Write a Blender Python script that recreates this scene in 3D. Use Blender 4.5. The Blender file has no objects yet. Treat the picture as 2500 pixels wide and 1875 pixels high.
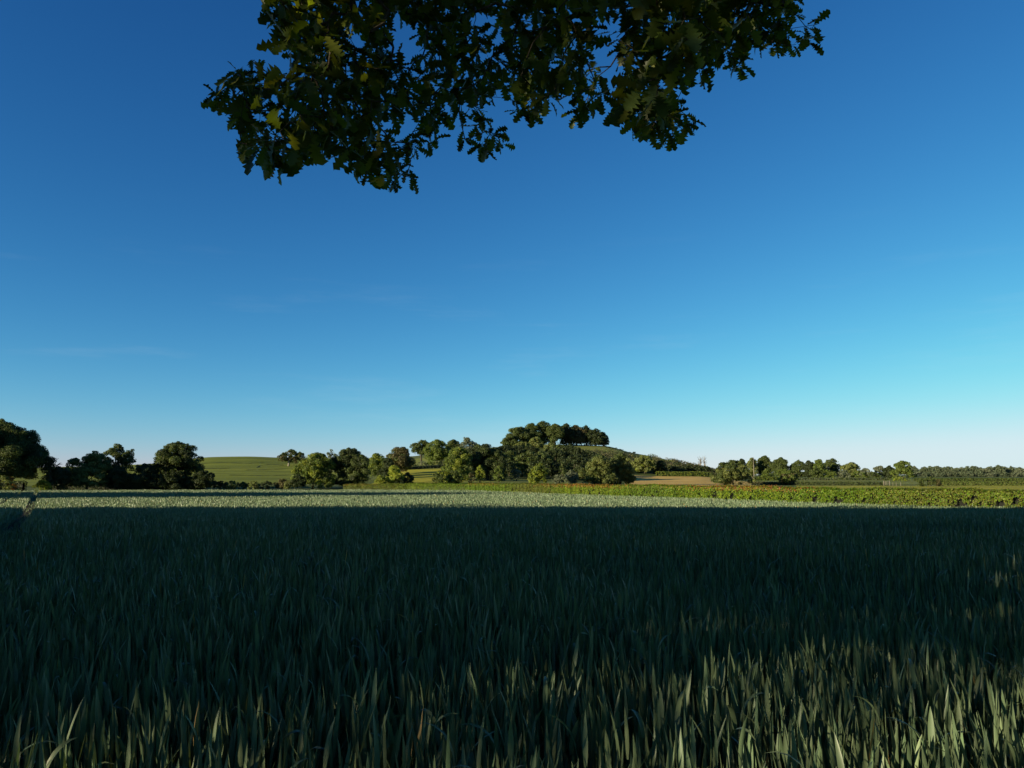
import bpy, math
import numpy as np
from mathutils import Vector

rng = np.random.default_rng(7)
C = bpy.context.scene.collection
scene = bpy.context.scene

# ---------------------------------------------------------------- camera
EYE = 1.5
F, CU, CV, HORIZON = 1874.0, 1250.0, 937.5, 1165.0        # photo pixels (2500 x 1875)
PHI = math.atan((HORIZON - CV) / F)
cam_d = bpy.data.cameras.new('camera')
cam_d.sensor_width = 36.0
cam_d.lens = 36.0 * F / 2500.0
cam_d.clip_start = 0.05
cam_d.clip_end = 30000
cam = bpy.data.objects.new('camera', cam_d)
C.objects.link(cam)
cam.location = (0, 0, EYE)
cam.rotation_euler = (math.pi / 2 + PHI, 0, 0)
scene.camera = cam


def ray(u, v):
    X = (u - CU) / F
    Y = (CV - v) / F
    yy = math.cos(PHI) - Y * math.sin(PHI)
    zz = math.sin(PHI) + Y * math.cos(PHI)
    return X / yy, zz / yy


def at(u, v, d):
    sx, sz = ray(u, v)
    return np.array((sx * d, d, EYE + sz * d))


def xu(u, d):
    return ray(u, HORIZON)[0] * d


def zv(v, d):
    return EYE + ray(CU, v)[1] * d


# ---------------------------------------------------------------- terrain
NEAR = [(0, 0.0), (10, -.10), (20, -.30), (35, -.78), (50, -1.2), (58, -1.34), (87, -1.5), (120, -1.74), (134, -1.76), (165, -1.85)]
DK = np.array([0, 10, 20, 35, 50, 58, 87, 120, 134, 165, 190, 215, 240, 270, 300, 330, 360, 400, 450, 500, 560, 650, 800, 1000, 1600, 3000, 9000.])
COLS = {
    -300: [(165, None), (215, 1193), (260, 1184), (350, 1168), (450, 1150), (500, 1144), (560, 1144), (650, 1147), (800, 1158), (1000, 1168)],
    100: [(165, None), (215, 1193), (260, 1184), (350, 1166), (450, 1147), (500, 1141), (560, 1142), (650, 1145), (800, 1158), (1000, 1168)],
    345: [(165, None), (215, 1190), (260, 1180), (350, 1158), (450, 1138), (500, 1134), (560, 1136), (650, 1142), (800, 1158), (1000, 1168)],
    520: [(165, None), (215, 1186), (260, 1176), (350, 1146), (450, 1117), (500, 1117), (560, 1122), (650, 1135), (800, 1158), (1000, 1168)],
    600: [(165, None), (215, 1186), (260, 1176), (350, 1146), (450, 1116), (500, 1116), (560, 1122), (650, 1135), (800, 1158), (1000, 1168)],
    700: [(165, None), (215, 1186), (260, 1176), (350, 1148), (450, 1120), (500, 1119), (560, 1124), (650, 1135), (800, 1158), (1000, 1168)],
    850: [(165, None), (215, 1186), (240, 1180), (300, 1160), (400, 1130), (450, 1122), (500, 1121), (560, 1126), (650, 1138), (800, 1158), (1000, 1168)],
    1000: [(165, None), (190, 1187), (215, 1180), (240, 1169), (300, 1146), (360, 1132), (400, 1121), (450, 1116), (500, 1115), (650, 1135), (800, 1158), (1000, 1168)],
    1100: [(165, None), (190, 1187), (215, 1180), (240, 1168), (300, 1143), (360, 1126), (430, 1105), (500, 1102), (560, 1110), (650, 1135), (800, 1158), (1000, 1168)],
    1230: [(165, None), (190, 1185), (215, 1179), (260, 1172), (300, 1160), (360, 1136), (450, 1094), (500, 1091), (560, 1098), (650, 1130), (800, 1158), (1000, 1168)],
    1350: [(165, None), (190, 1186), (215, 1181), (260, 1174), (300, 1163), (360, 1136), (450, 1092), (500, 1086), (560, 1094), (650, 1130), (800, 1158), (1000, 1168)],
    1480: [(165, None), (215, 1186), (260, 1180), (300, 1170), (360, 1137), (450, 1095), (500, 1090), (560, 1098), (650, 1130), (800, 1158), (1000, 1168)],
    1540: [(165, None), (215, 1188), (260, 1180), (300, 1170), (330, 1160), (400, 1126), (450, 1105), (500, 1106), (560, 1112), (650, 1140), (800, 1160), (1000, 1168)],
    1600: [(165, None), (215, 1188), (260, 1180), (300, 1171), (330, 1163), (360, 1152), (450, 1116), (500, 1117), (650, 1145), (800, 1160), (1000, 1168)],
    1700: [(165, None), (215, 1188), (260, 1180), (300, 1171), (330, 1164), (400, 1150), (450, 1138), (500, 1139), (650, 1152), (800, 1162), (1000, 1168)],
    1760: [(165, None), (215, 1188), (260, 1181), (300, 1174), (330, 1168), (400, 1158), (450, 1152), (500, 1150), (650, 1158), (800, 1163), (1000, 1168)],
    1850: [(165, None), (190, 1191), (222, 1186.5), (260, 1181.5), (300, 1177.5), (360, 1174), (400, 1172.5), (450, 1170.5), (650, 1165), (800, 1161.5), (1000, 1160)],
    2700: [(165, None), (190, 1191), (222, 1186.5), (260, 1181.5), (300, 1177.5), (360, 1174), (400, 1172.5), (450, 1170.5), (650, 1165), (800, 1161.5), (1000, 1160)],
}
us = np.array(sorted(COLS), float)
ZT = np.zeros((len(us), len(DK)))
for i, u in enumerate(us):
    pts = list(NEAR)
    for d, v in COLS[int(u)]:
        if v is not None:
            pts.append((d, zv(v, d)))
    pts += [(1600, 2), (3000, 5), (9000, 14)]
    pts = np.array(pts)
    ZT[i] = np.interp(DK, pts[:, 0], pts[:, 1])


def catmull(xk, yk, x):
    # monotone-ish cubic (finite-difference tangents limited) along one axis
    h = np.diff(xk)
    s = np.diff(yk) / h
    m = np.zeros(len(xk))
    m[1:-1] = np.where(s[:-1] * s[1:] > 0, 2 * s[:-1] * s[1:] / (s[:-1] + s[1:] + 1e-12), 0)
    m[0], m[-1] = s[0], s[-1]
    i = np.clip(np.searchsorted(xk, x) - 1, 0, len(h) - 1)
    t = (x - xk[i]) / h[i]
    return ((2 * t**3 - 3 * t**2 + 1) * yk[i] + (t**3 - 2 * t**2 + t) * h[i] * m[i]
            + (-2 * t**3 + 3 * t**2) * yk[i + 1] + (t**3 - t**2) * h[i] * m[i + 1])


DF = np.concatenate([np.arange(0, 700, 2.0), np.arange(700, 1600, 20.0), np.arange(1600, 9001, 200.0)])
ZF0 = np.array([catmull(DK, ZT[i], DF) for i in range(len(us))])
UF = np.arange(-300, 2701, 10.0)
ZF = np.array([catmull(us, ZF0[:, j], UF) for j in range(len(DF))]).T     # (u, d)


def zt(x, y):
    x = np.asarray(x, float)
    y = np.asarray(y, float)
    d = np.clip(y, 0.0, 8999)
    u = np.clip(CU + F * 1.0073 * x / np.maximum(d, 12.0), -300, 2700)
    ui = (u + 300) / 10.0
    i = np.clip(ui.astype(int), 0, len(UF) - 2)
    fu = ui - i
    j = np.clip(np.searchsorted(DF, d, side='right') - 1, 0, len(DF) - 2)
    fd = (d - DF[j]) / (DF[j + 1] - DF[j])
    return ((ZF[i, j] * (1 - fu) + ZF[i + 1, j] * fu) * (1 - fd) + (ZF[i, j + 1] * (1 - fu) + ZF[i + 1, j + 1] * fu) * fd)


# ---------------------------------------------------------------- helpers
def mesh_obj(name, verts, faces, mats, parent=None, mat_idx=None, smooth=False):
    """verts (n,3); faces: one (m,k) array or a list of such arrays"""
    if not isinstance(faces, list):
        faces = [faces]
    faces = [np.asarray(f, np.int32) for f in faces if len(f)]
    me = bpy.data.meshes.new(name)
    verts = np.asarray(verts, np.float32)
    me.vertices.add(len(verts))
    me.vertices.foreach_set('co', verts.ravel())
    tot = np.concatenate([np.full(len(f), f.shape[1], np.int32) for f in faces])
    loops = np.concatenate([f.ravel() for f in faces])
    me.loops.add(len(loops))
    me.loops.foreach_set('vertex_index', loops)
    me.polygons.add(len(tot))
    st = np.zeros(len(tot), np.int32)
    st[1:] = np.cumsum(tot)[:-1]
    me.polygons.foreach_set('loop_start', st)
    me.polygons.foreach_set('loop_total', tot)
    if mat_idx is not None:
        me.polygons.foreach_set('material_index', np.asarray(mat_idx, np.int32))
    if smooth:
        me.polygons.foreach_set('use_smooth', np.ones(len(tot), bool))
    for m in (mats if isinstance(mats, (list, tuple)) else [mats]):
        me.materials.append(m)
    me.update(calc_edges=True)
    o = bpy.data.objects.new(name, me)
    C.objects.link(o)
    if parent is not None:
        o.parent = parent
        o.matrix_parent_inverse = Vector((0, 0, 0)).to_track_quat('Z', 'Y').to_matrix().to_4x4()
        o.matrix_parent_inverse.identity()
        o.location = -Vector(parent.location)
    return o


def tag(o, label, cat, group=None, kind=None):
    o['label'] = label
    o['category'] = cat
    if group:
        o['group'] = group
    if kind:
        o['kind'] = kind
    return o


def thing(name, label, cat, loc=(0, 0, 0), group=None):
    o = bpy.data.objects.new(name, None)
    C.objects.link(o)
    o.location = loc
    o.empty_display_size = 0.5
    return tag(o, label, cat, group)


class MB:
    def __init__(s):
        s.v, s.q, s.n, s.t, s.mi = [], [], 0, [], []

    def add(s, v, q, mi=0):
        v = np.asarray(v, float).reshape(-1, 3)
        q = np.asarray(q, int)
        s.v.append(v)
        s.q.append(q + s.n)
        s.mi.append(np.full(len(q), mi))
        s.n += len(v)

    def tube(s, pts, rad, k=6, mi=0):
        pts = np.asarray(pts, float)
        rad = np.broadcast_to(np.asarray(rad, float), (len(pts),))
        t = np.gradient(pts, axis=0)
        t /= np.linalg.norm(t, axis=1)[:, None] + 1e-9
        ref = np.array((0.31, 0.87, 0.39))
        a = np.cross(t, ref)
        a /= np.linalg.norm(a, axis=1)[:, None] + 1e-9
        b = np.cross(t, a)
        ang = np.arange(k) * 2 * math.pi / k
        ring = pts[:, None, :] + rad[:, None, None] * (np.cos(ang)[None, :, None] * a[:, None, :] + np.sin(ang)[None, :, None] * b[:, None, :])
        v = ring.reshape(-1, 3)
        i, j = np.meshgrid(np.arange(len(pts) - 1), np.arange(k), indexing='ij')
        q = np.stack([i * k + j, i * k + (j + 1) % k, (i + 1) * k + (j + 1) % k, (i + 1) * k + j], -1).reshape(-1, 4)
        s.add(v, q, mi)

    def box(s, lo, hi, mi=0):
        x0, y0, z0 = lo
        x1, y1, z1 = hi
        v = [(x0, y0, z0), (x1, y0, z0), (x1, y1, z0), (x0, y1, z0), (x0, y0, z1), (x1, y0, z1), (x1, y1, z1), (x0, y1, z1)]
        s.add(v, [(0, 3, 2, 1), (4, 5, 6, 7), (0, 1, 5, 4), (1, 2, 6, 5), (2, 3, 7, 6), (3, 0, 4, 7)], mi)

    def quads(s, v, mi=0):
        n = len(v) // 4
        s.add(v, np.arange(n * 4).reshape(n, 4), mi)

    def build(s, name, mats, parent=None, smooth=False):
        return mesh_obj(name, np.concatenate(s.v), np.concatenate(s.q), mats, parent, np.concatenate(s.mi), smooth)


def unit(a):
    return a / (np.linalg.norm(a, axis=-1, keepdims=True) + 1e-9)


def leaf_quads(c, n, L, W, r):
    """rhombic leaf-clump faces at centres c, facing n"""
    n = unit(n)
    t = unit(np.cross(n, r.normal(size=n.shape)))
    b = np.cross(n, t)
    L = np.broadcast_to(L, (len(c),))[:, None]
    W = np.broadcast_to(W, (len(c),))[:, None]
    k = n * (L * 0.12)
    v = np.stack([c - t * L / 2, c + b * W / 2 + k, c + t * L / 2, c - b * W / 2 + k], 1)
    return v.reshape(-1, 3)


# ---------------------------------------------------------------- materials
def nodes_of(name):
    m = bpy.data.materials.new(name)
    m.use_nodes = True
    nt = m.node_tree
    nt.nodes.clear()
    out = nt.nodes.new('ShaderNodeOutputMaterial')
    return m, nt, out


def foliage_mat(name, col, var=0.35, hue=0.03, transl=0.35, rough=0.55, spec=0.25, tcol=None):
    m, nt, out = nodes_of(name)
    g = nt.nodes.new('ShaderNodeNewGeometry')
    hsv = nt.nodes.new('ShaderNodeHueSaturation')
    hsv.inputs['Color'].default_value = (*col, 1)
    a = nt.nodes.new('ShaderNodeMapRange')
    a.inputs[3].default_value = 1 - var
    a.inputs[4].default_value = 1 + var
    b = nt.nodes.new('ShaderNodeMapRange')
    b.inputs[3].default_value = 0.5 - hue
    b.inputs[4].default_value = 0.5 + hue
    w = nt.nodes.new('ShaderNodeTexWhiteNoise')
    w.noise_dimensions = '1D'
    nt.links.new(g.outputs['Random Per Island'], w.inputs['W'])
    nt.links.new(g.outputs['Random Per Island'], a.inputs[0])
    nt.links.new(w.outputs['Value'], b.inputs[0])
    nt.links.new(a.outputs[0], hsv.inputs['Value'])
    nt.links.new(b.outputs[0], hsv.inputs['Hue'])
    p = nt.nodes.new('ShaderNodeBsdfPrincipled')
    p.inputs['Roughness'].default_value = rough
    p.inputs['Specular IOR Level'].default_value = spec
    nt.links.new(hsv.outputs[0], p.inputs['Base Color'])
    t = nt.nodes.new('ShaderNodeBsdfTranslucent')
    gm = nt.nodes.new('ShaderNodeMix')
    gm.data_type = 'RGBA'
    gm.blend_type = 'MULTIPLY'
    gm.inputs[0].default_value = 1
    tc = tcol or (1.15, 1.2, 0.45)
    gm.inputs[7].default_value = (*tc, 1)
    nt.links.new(hsv.outputs[0], gm.inputs[6])
    nt.links.new(gm.outputs[2], t.inputs['Color'])
    mx = nt.nodes.new('ShaderNodeMixShader')
    mx.inputs[0].default_value = transl
    nt.links.new(p.outputs[0], mx.inputs[1])
    nt.links.new(t.outputs[0], mx.inputs[2])
    nt.links.new(mx.outputs[0], out.inputs[0])
    return m


def ground_mat(name, c1, c2, c3, s1=0.05, s2=1.2, stretch=(1, 1, 1), bump=0.3, bscale=2.0, rough=0.9):
    m, nt, out = nodes_of(name)
    tc = nt.nodes.new('ShaderNodeTexCoord')
    mp = nt.nodes.new('ShaderNodeMapping')
    mp.inputs['Scale'].default_value = stretch
    nt.links.new(tc.outputs['Object'], mp.inputs[0])
    n1 = nt.nodes.new('ShaderNodeTexNoise')
    n1.inputs['Scale'].default_value = s1
    n1.inputs['Detail'].default_value = 5
    n2 = nt.nodes.new('ShaderNodeTexNoise')
    n2.inputs['Scale'].default_value = s2
    n2.inputs['Detail'].default_value = 6
    nt.links.new(mp.outputs[0], n1.inputs['Vector'])
    nt.links.new(mp.outputs[0], n2.inputs['Vector'])
    r1 = nt.nodes.new('ShaderNodeValToRGB')
    r1.color_ramp.elements[0].position, r1.color_ramp.elements[1].position = .35, .65
    r1.color_ramp.elements[0].color = (*c1, 1)
    r1.color_ramp.elements[1].color = (*c2, 1)
    nt.links.new(n1.outputs[0], r1.inputs[0])
    r2 = nt.nodes.new('ShaderNodeMapRange')
    r2.inputs[1].default_value, r2.inputs[2].default_value = .42, .68
    nt.links.new(n2.outputs[0], r2.inputs[0])
    mx = nt.nodes.new('ShaderNodeMix')
    mx.data_type = 'RGBA'
    mx.inputs[7].default_value = (*c3, 1)
    nt.links.new(r2.outputs[0], mx.inputs[0])
    nt.links.new(r1.outputs[0], mx.inputs[6])
    p = nt.nodes.new('ShaderNodeBsdfPrincipled')
    p.inputs['Roughness'].default_value = rough
    p.inputs['Specular IOR Level'].default_value = 0.1
    nt.links.new(mx.outputs[2], p.inputs['Base Color'])
    nb = nt.nodes.new('ShaderNodeTexNoise')
    nb.inputs['Scale'].default_value = bscale
    nb.inputs['Detail'].default_value = 5
    nt.links.new(mp.outputs[0], nb.inputs['Vector'])
    bp = nt.nodes.new('ShaderNodeBump')
    bp.inputs['Strength'].default_value = bump
    bp.inputs['Distance'].default_value = 0.4
    nt.links.new(nb.outputs[0], bp.inputs['Height'])
    nt.links.new(bp.outputs[0], p.inputs['Normal'])
    nt.links.new(p.outputs[0], out.inputs[0])
    return m


M = {}
M['oak'] = foliage_mat('oak_foliage', (0.070, 0.092, 0.026), .35)
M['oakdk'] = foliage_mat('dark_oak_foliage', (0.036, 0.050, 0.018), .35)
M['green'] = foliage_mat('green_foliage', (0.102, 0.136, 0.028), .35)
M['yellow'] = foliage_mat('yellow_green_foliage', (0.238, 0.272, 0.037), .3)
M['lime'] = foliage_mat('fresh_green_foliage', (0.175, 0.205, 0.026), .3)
M['olive'] = foliage_mat('olive_foliage', (0.142, 0.162, 0.049), .35)
M['brown'] = foliage_mat('bronze_foliage', (0.092, 0.082, 0.034), .35)
M['grey'] = foliage_mat('grey_green_foliage', (0.135, 0.153, 0.099), .35)
M['rust'] = foliage_mat('rust_shoots', (0.24, 0.105, 0.028), .35)
M['hedge'] = foliage_mat('hedge_foliage', (0.088, 0.142, 0.010), .4)
M['hedgey'] = foliage_mat('hedge_yellow_foliage', (0.150, 0.200, 0.010), .3)
M['hedgeo'] = foliage_mat('hedge_olive_foliage', (0.10, 0.112, 0.018), .4)
M['scrub'] = foliage_mat('heath_scrub', (0.108, 0.101, 0.054), .4)
M['wood'] = foliage_mat('haze_grey_wood_foliage', (0.095, 0.118, 0.068), .4)  # distance haze put into a greyer leaf colour
M['leaf'] = foliage_mat('oak_leaf', (0.052, 0.076, 0.014), .45, .02, .45, .45, .3, (1.6, 1.5, .35))
M['leafy'] = foliage_mat('bright_oak_leaf', (0.095, 0.115, 0.018), .35, .02, .5, .45, .3, (1.6, 1.5, .35))  # brighter leaf colour for a random share of the bough leaves
M['wheat'] = foliage_mat('wheat_leaf', (0.124, 0.170, 0.094), .35, .025, .18, .45, .4, (1.3, 1.2, .35))
M['wheatlow'] = foliage_mat('wheat_sheath', (0.055, 0.080, 0.045), .35, .02, .15, .55, .25, (1.2, 1.2, .5))
M['straw'] = foliage_mat('dead_wheat_leaf', (0.420, 0.260, 0.100), .3, .02, .3)
M['twig'] = foliage_mat('hedge_core_shade', (0.006, 0.006, 0.004), .2, .0, 0)  # near-black core: the shade inside hedge gaps is put into the colour


def bark_mat(name, c1, c2, sc=3):
    return ground_mat(name, c1, c2, tuple(.6 * x for x in c1), sc, sc * 6, (1, 1, .25), .5, sc * 5)


M['bark'] = bark_mat('bark', (.06, .050, .038), (.10, .085, .065))
M['barkpale'] = bark_mat('pale_bark', (.22, .19, .15), (.30, .27, .22))
M['timber'] = bark_mat('weathered_timber', (.17, .15, .12), (.22, .2, .165))
M['ground'] = ground_mat('grass_ground', (.070, .090, .022), (.105, .120, .028), (.050, .065, .020), .03, .9, (1, 1, 1), .6, 1.2)
M['soil'] = ground_mat('field_soil', (.028, .020, .015), (.038, .027, .020), (.022, .016, .012), .4, 6, (1, 1, 1), .5, 8)
M['hillcrop'] = ground_mat('hill_crop', (.135, .158, .020), (.168, .182, .024), (.088, .106, .014), .03, .075, (.22, 1.3, 1), .8, .5)
M['meadow'] = ground_mat('meadow_grass', (.29, .27, .026), (.34, .31, .032), (.17, .165, .022), .04, .22, (.35, 1.4, 1), .8, .9)
M['pasture'] = ground_mat('pasture_grass', (.15, .17, .035), (.20, .20, .045), (.12, .14, .03), .04, .6, (1, .5, 1), .6, .9)
M['stubble'] = ground_mat('dry_grass', (.46, .30, .085), (.54, .37, .12), (.36, .23, .065), .035, .2, (.3, 2.0, 1), .5, .7)

# ---------------------------------------------------------------- ground sheet and fields
YR = np.concatenate([np.arange(-160, 0, 8.0), np.arange(0, 60, 2.0), np.arange(60, 620, 4.0), np.arange(620, 1600, 40.0), np.geomspace(1600, 8900, 14)])
T = np.linspace(-1, 1, 601)
HW = np.maximum(170.0, YR * 1.05)
GX = T[None, :] * HW[:, None]
GY = np.repeat(YR[:, None], len(T), 1)
GZ = zt(GX, GY)
ni, nj = GX.shape


def grid_faces(ni, nj):
    i, j = np.meshgrid(np.arange(ni - 1), np.arange(nj - 1), indexing='ij')
    return np.stack([i * nj + j, i * nj + j + 1, (i + 1) * nj + j + 1, (i + 1) * nj + j], -1).reshape(-1, 4)


g = mesh_obj('ground', np.stack([GX, GY, GZ], -1).reshape(-1, 3), grid_faces(ni, nj), M['ground'], smooth=True)
tag(g, 'rough grass ground between the fields, hedges and trees', 'ground', kind='structure')


def sheet(name, rows, mat, label, off, cat='field', nu=60, dn=3.0):
    """rows: (d, u_from, u_to); a field sheet following the terrain"""
    rows = np.array(rows, float)
    ds = np.arange(rows[0, 0], rows[-1, 0] + .01, dn)
    u0 = np.interp(ds, rows[:, 0], rows[:, 1])
    u1 = np.interp(ds, rows[:, 0], rows[:, 2])
    s = np.linspace(0, 1, nu)
    U = u0[:, None] * (1 - s) + u1[:, None] * s
    D = np.repeat(ds[:, None], nu, 1)
    X = (U - CU) / F / 1.0073 * D
    Z = zt(X, D) + off
    o = mesh_obj(name, np.stack([X, D, Z], -1).reshape(-1, 3), grid_faces(*X.shape), mat, smooth=True)
    return tag(o, label, cat, kind='structure')


# hedge line bounding the wheat
HEDGE = np.array([(50, 24), (34, 51), (21.5, 85), (8, 122), (-8.6, 160), (-22, 168), (-37, 171)], float)


def field_far(x):
    """far limit (y) of the wheat at lateral position x"""
    hy = np.interp(x, HEDGE[::-1, 0], HEDGE[::-1, 1]) - 1.3
    left = 165 - 14 * np.clip((-x - 70) / 40, 0, 1)
    return np.where(x < -37, left, np.where(x > 50, 20, hy))


xs = np.linspace(-150, 60, 106)
far = field_far(xs)
s = np.linspace(0, 1, 70)
X = np.repeat(xs[None, :], 70, 0)
Y = -1.0 + (far + 1.0)[None, :] * s[:, None]
fs = mesh_obj('field_soil', np.stack([X, Y, zt(X, Y) + .03], -1).reshape(-1, 3), grid_faces(70, 106), M['soil'], smooth=True)
tag(fs, 'bare brown soil under the wheat, showing in the wheel track', 'soil', kind='structure')

sheet('hill', [(236, -900, 880), (300, -900, 900), (520, -900, 930)], M['hillcrop'],
      'smooth green cropped hill behind the hedgerow trees', .12, 'hill', 120)
def strip(pts, wid, label):
    pts = np.array([(xu(u, d_), d_) for u, d_ in pts])
    n_ = 40
    q = np.linspace(0, len(pts) - 1, n_)
    x = catmull(np.arange(len(pts), dtype=float), pts[:, 0], q)
    y = catmull(np.arange(len(pts), dtype=float), pts[:, 1], q)
    wv = wid * (1 + .4 * np.sin(q * 9) + .25 * np.sin(q * 23))
    V = np.stack([np.stack([x, y + k * wv / 2, zt(x, y + k * wv / 2) + .2], -1) for k in (-1, 1)], 1).reshape(-1, 3)
    i = np.arange(n_ - 1) * 2
    o = mesh_obj('wheel_line', V, np.stack([i, i + 2, i + 3, i + 1], -1), M['lineshade'])
    return tag(o, label, 'wheel track', kind='structure')


M['lineshade'] = ground_mat('flattened_crop', (.050, .062, .014), (.070, .085, .018), (.040, .050, .012), .1, .6)
strip([(480, 392), (540, 397), (600, 392), (640, 398)], 3.2, 'dark wheel line high on the green hill')
strip([(470, 358), (520, 352), (560, 355)], 2.8, 'short dark wheel line in the middle of the green hill')
strip([(628, 362), (634, 376), (648, 386), (672, 388), (690, 385)], 3.4, 'hooked dark wheel line beside the lone hill tree')
strip([(600, 340), (650, 346), (710, 362)], 2.8, 'slanting dark wheel line below the lone hill tree')
strip([(560, 300), (640, 296), (715, 302)], 2.4, 'low dark wheel line near the foot of the green hill')
sheet('meadow', [(188, 880, 1125), (215, 900, 1130), (297, 985, 1140)], M['meadow'],
      'sunlit yellow green meadow sloping up between the trees', .10, 'meadow')
sheet('hill_pasture', [(303, 985, 1120), (400, 985, 1120)], M['pasture'],
      'small green pasture seen under the gap in the trees', .10, 'pasture')
sheet('field_margin', [(168, 1115, 1420), (252, 1130, 1420)], M['pasture'],
      'strip of bright grass behind the far end of the hedge', .08, 'field')
sheet('stubble_field', [(150, 1500, 1950), (232, 1520, 1835), (300, 1540, 1835), (331, 1548, 1760)], M['stubble'],
      'dry golden brown field crossed by a long tree shadow', .10, 'field')
sheet('hill_grass', [(418, 1340, 1515), (452, 1340, 1532), (470, 1340, 1530)], M['pasture'],
      'grassy crest of the hill beneath the copse', .12, 'grass slope')
sheet('near_pasture', [(110, 2000, 2700), (150, 1960, 2700), (224, 1940, 2700)], M['meadow'],
      'pale yellow pasture just over the long hedge', .06, 'pasture')
sheet('middle_pasture', [(243, 1836, 2290), (345, 1836, 2290)], M['pasture'],
      'light green field between the low hedges', .06, 'pasture')
sheet('far_pasture', [(348, 1836, 2700), (470, 1836, 2700)], M['pasture'],
      'narrow far pasture in front of the wood', .06, 'pasture')

# ---------------------------------------------------------------- wheat
TL = np.array([-0.6, -3.3])              # wheel tracks: x = -0.61 y + c


def track(x, y):
    w = np.full(len(x), 9.0)
    for c, hwid in zip(TL, (.28, .2)):
        w = np.minimum(w, np.abs(x + .61 * y - c) * .854 - hwid)
    return w                              # <0 inside a track


def lown(x, y, f, seed):
    r = np.random.default_rng(seed)
    z = np.zeros(len(x))
    for k in range(7):
        a = r.uniform(0, 2 * math.pi)
        ff = f * r.uniform(.6, 1.7)
        z += np.sin((x * math.cos(a) + y * math.sin(a)) * ff + r.uniform(0, 6.28))
    return z / 3.0


def scatter(y0, y1, dens, hw=0.84, pad=0.9):
    A = hw * (y1**2 - y0**2) + 2 * pad * (y1 - y0)
    n = int(A * dens)
    y = np.sqrt(rng.uniform(max(y0, 0)**2, y1**2, n))
    if y0 < 6:
        y = rng.uniform(y0, y1, n * 2)
        keep = rng.uniform(0, 1, n * 2) < (hw * y + pad) / (hw * y1 + pad)
        y = y[keep]
    x = rng.uniform(-1, 1, len(y)) * (hw * y + pad)
    ok = (y < field_far(x) - rng.uniform(0, .6, len(y))) & ((track(x, y) > rng.uniform(-.06, .1, len(y))) | (rng.uniform(0, 1, len(y)) < np.interp(y, [8, 15, 24, 60, 110, 165], [.9, .75, .12, .10, .3, .4])))
    x, y = x[ok], y[ok]
    e = ((x - 8.2) / 1.7)**2 + ((y - 14.6) / 1.3)**2
    ok = rng.uniform(0, 1, len(x)) < np.clip(e * 1.1 - .05, .08, 1)
    return x[ok], y[ok]


def height(x, y):
    h = .745 + .035 * lown(x, y, 1.4, 3) + .035 * lown(x, y, .35, 4)
    e = ((x - 8.2) / 1.9)**2 + ((y - 14.6) / 1.5)**2
    tr = np.where(track(x, y) < 0, np.interp(y, [8, 15, 24, 200], [1, .8, .4, .45]), 1)
    return h * np.clip(.55 + .45 * e, .55, 1) * tr


def blades(mb, base, phi, th0, curl, L, W, K, fold, r, mi, twist=None):
    """vectorised grass blades: K segments, 3 verts a ring if fold else 2"""
    n = len(base)
    if n == 0:
        return
    t = np.linspace(0, 1, K + 1)
    th = th0[:, None] + curl[:, None] * t[None, :]**1.5
    seg = (L / K)[:, None]
    dh = np.stack([np.cos(phi), np.sin(phi)], -1)
    ch = np.concatenate([np.zeros((n, 1)), np.cumsum(np.sin((th[:, :-1] + th[:, 1:]) / 2) * seg, 1)], 1)
    cz = np.concatenate([np.zeros((n, 1)), np.cumsum(np.cos((th[:, :-1] + th[:, 1:]) / 2) * seg, 1)], 1)
    P = np.empty((n, K + 1, 3))
    P[..., 0] = base[:, None, 0] + ch * dh[:, None, 0]
    P[..., 1] = base[:, None, 1] + ch * dh[:, None, 1]
    P[..., 2] = base[:, None, 2] + cz
    prof = np.interp(t, [0, .12, .38, .65, .85, 1], [.45, .75, 1.0, .8, .45, .03])
    tw = (twist if twist is not None else r.normal(0, .5, n))[:, None] * t[None, :]
    side = np.stack([-np.sin(phi), np.cos(phi), np.zeros(n)], -1)[:, None, :]
    nor = np.stack([-np.cos(th) * dh[:, None, 0], -np.cos(th) * dh[:, None, 1], np.sin(th)], -1)
    wv = side * np.cos(tw)[..., None] + nor * np.sin(tw)[..., None]
    w = (W[:, None] * prof[None, :] / 2)[..., None]
    if fold:
        nn = nor * np.cos(tw)[..., None] - side * np.sin(tw)[..., None]
        V = np.stack([P - wv * w + nn * w * .35, P, P + wv * w + nn * w * .35], 2)
        c = 3
    else:
        V = np.stack([P - wv * w, P + wv * w], 2)
        c = 2
    vid = np.arange(n * (K + 1) * c).reshape(n, K + 1, c)
    q = np.stack([vid[:, :-1, :-1], vid[:, :-1, 1:], vid[:, 1:, 1:], vid[:, 1:, :-1]], -1).reshape(-1, 4)
    if np.isscalar(mi):
        mb.add(V.reshape(-1, 3), q, mi)
    else:
        mb.v.append(V.reshape(-1, 3))
        mb.q.append(q + mb.n)
        mb.mi.append(np.repeat(mi, K * (c - 1)))
        mb.n += V.size // 3


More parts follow.
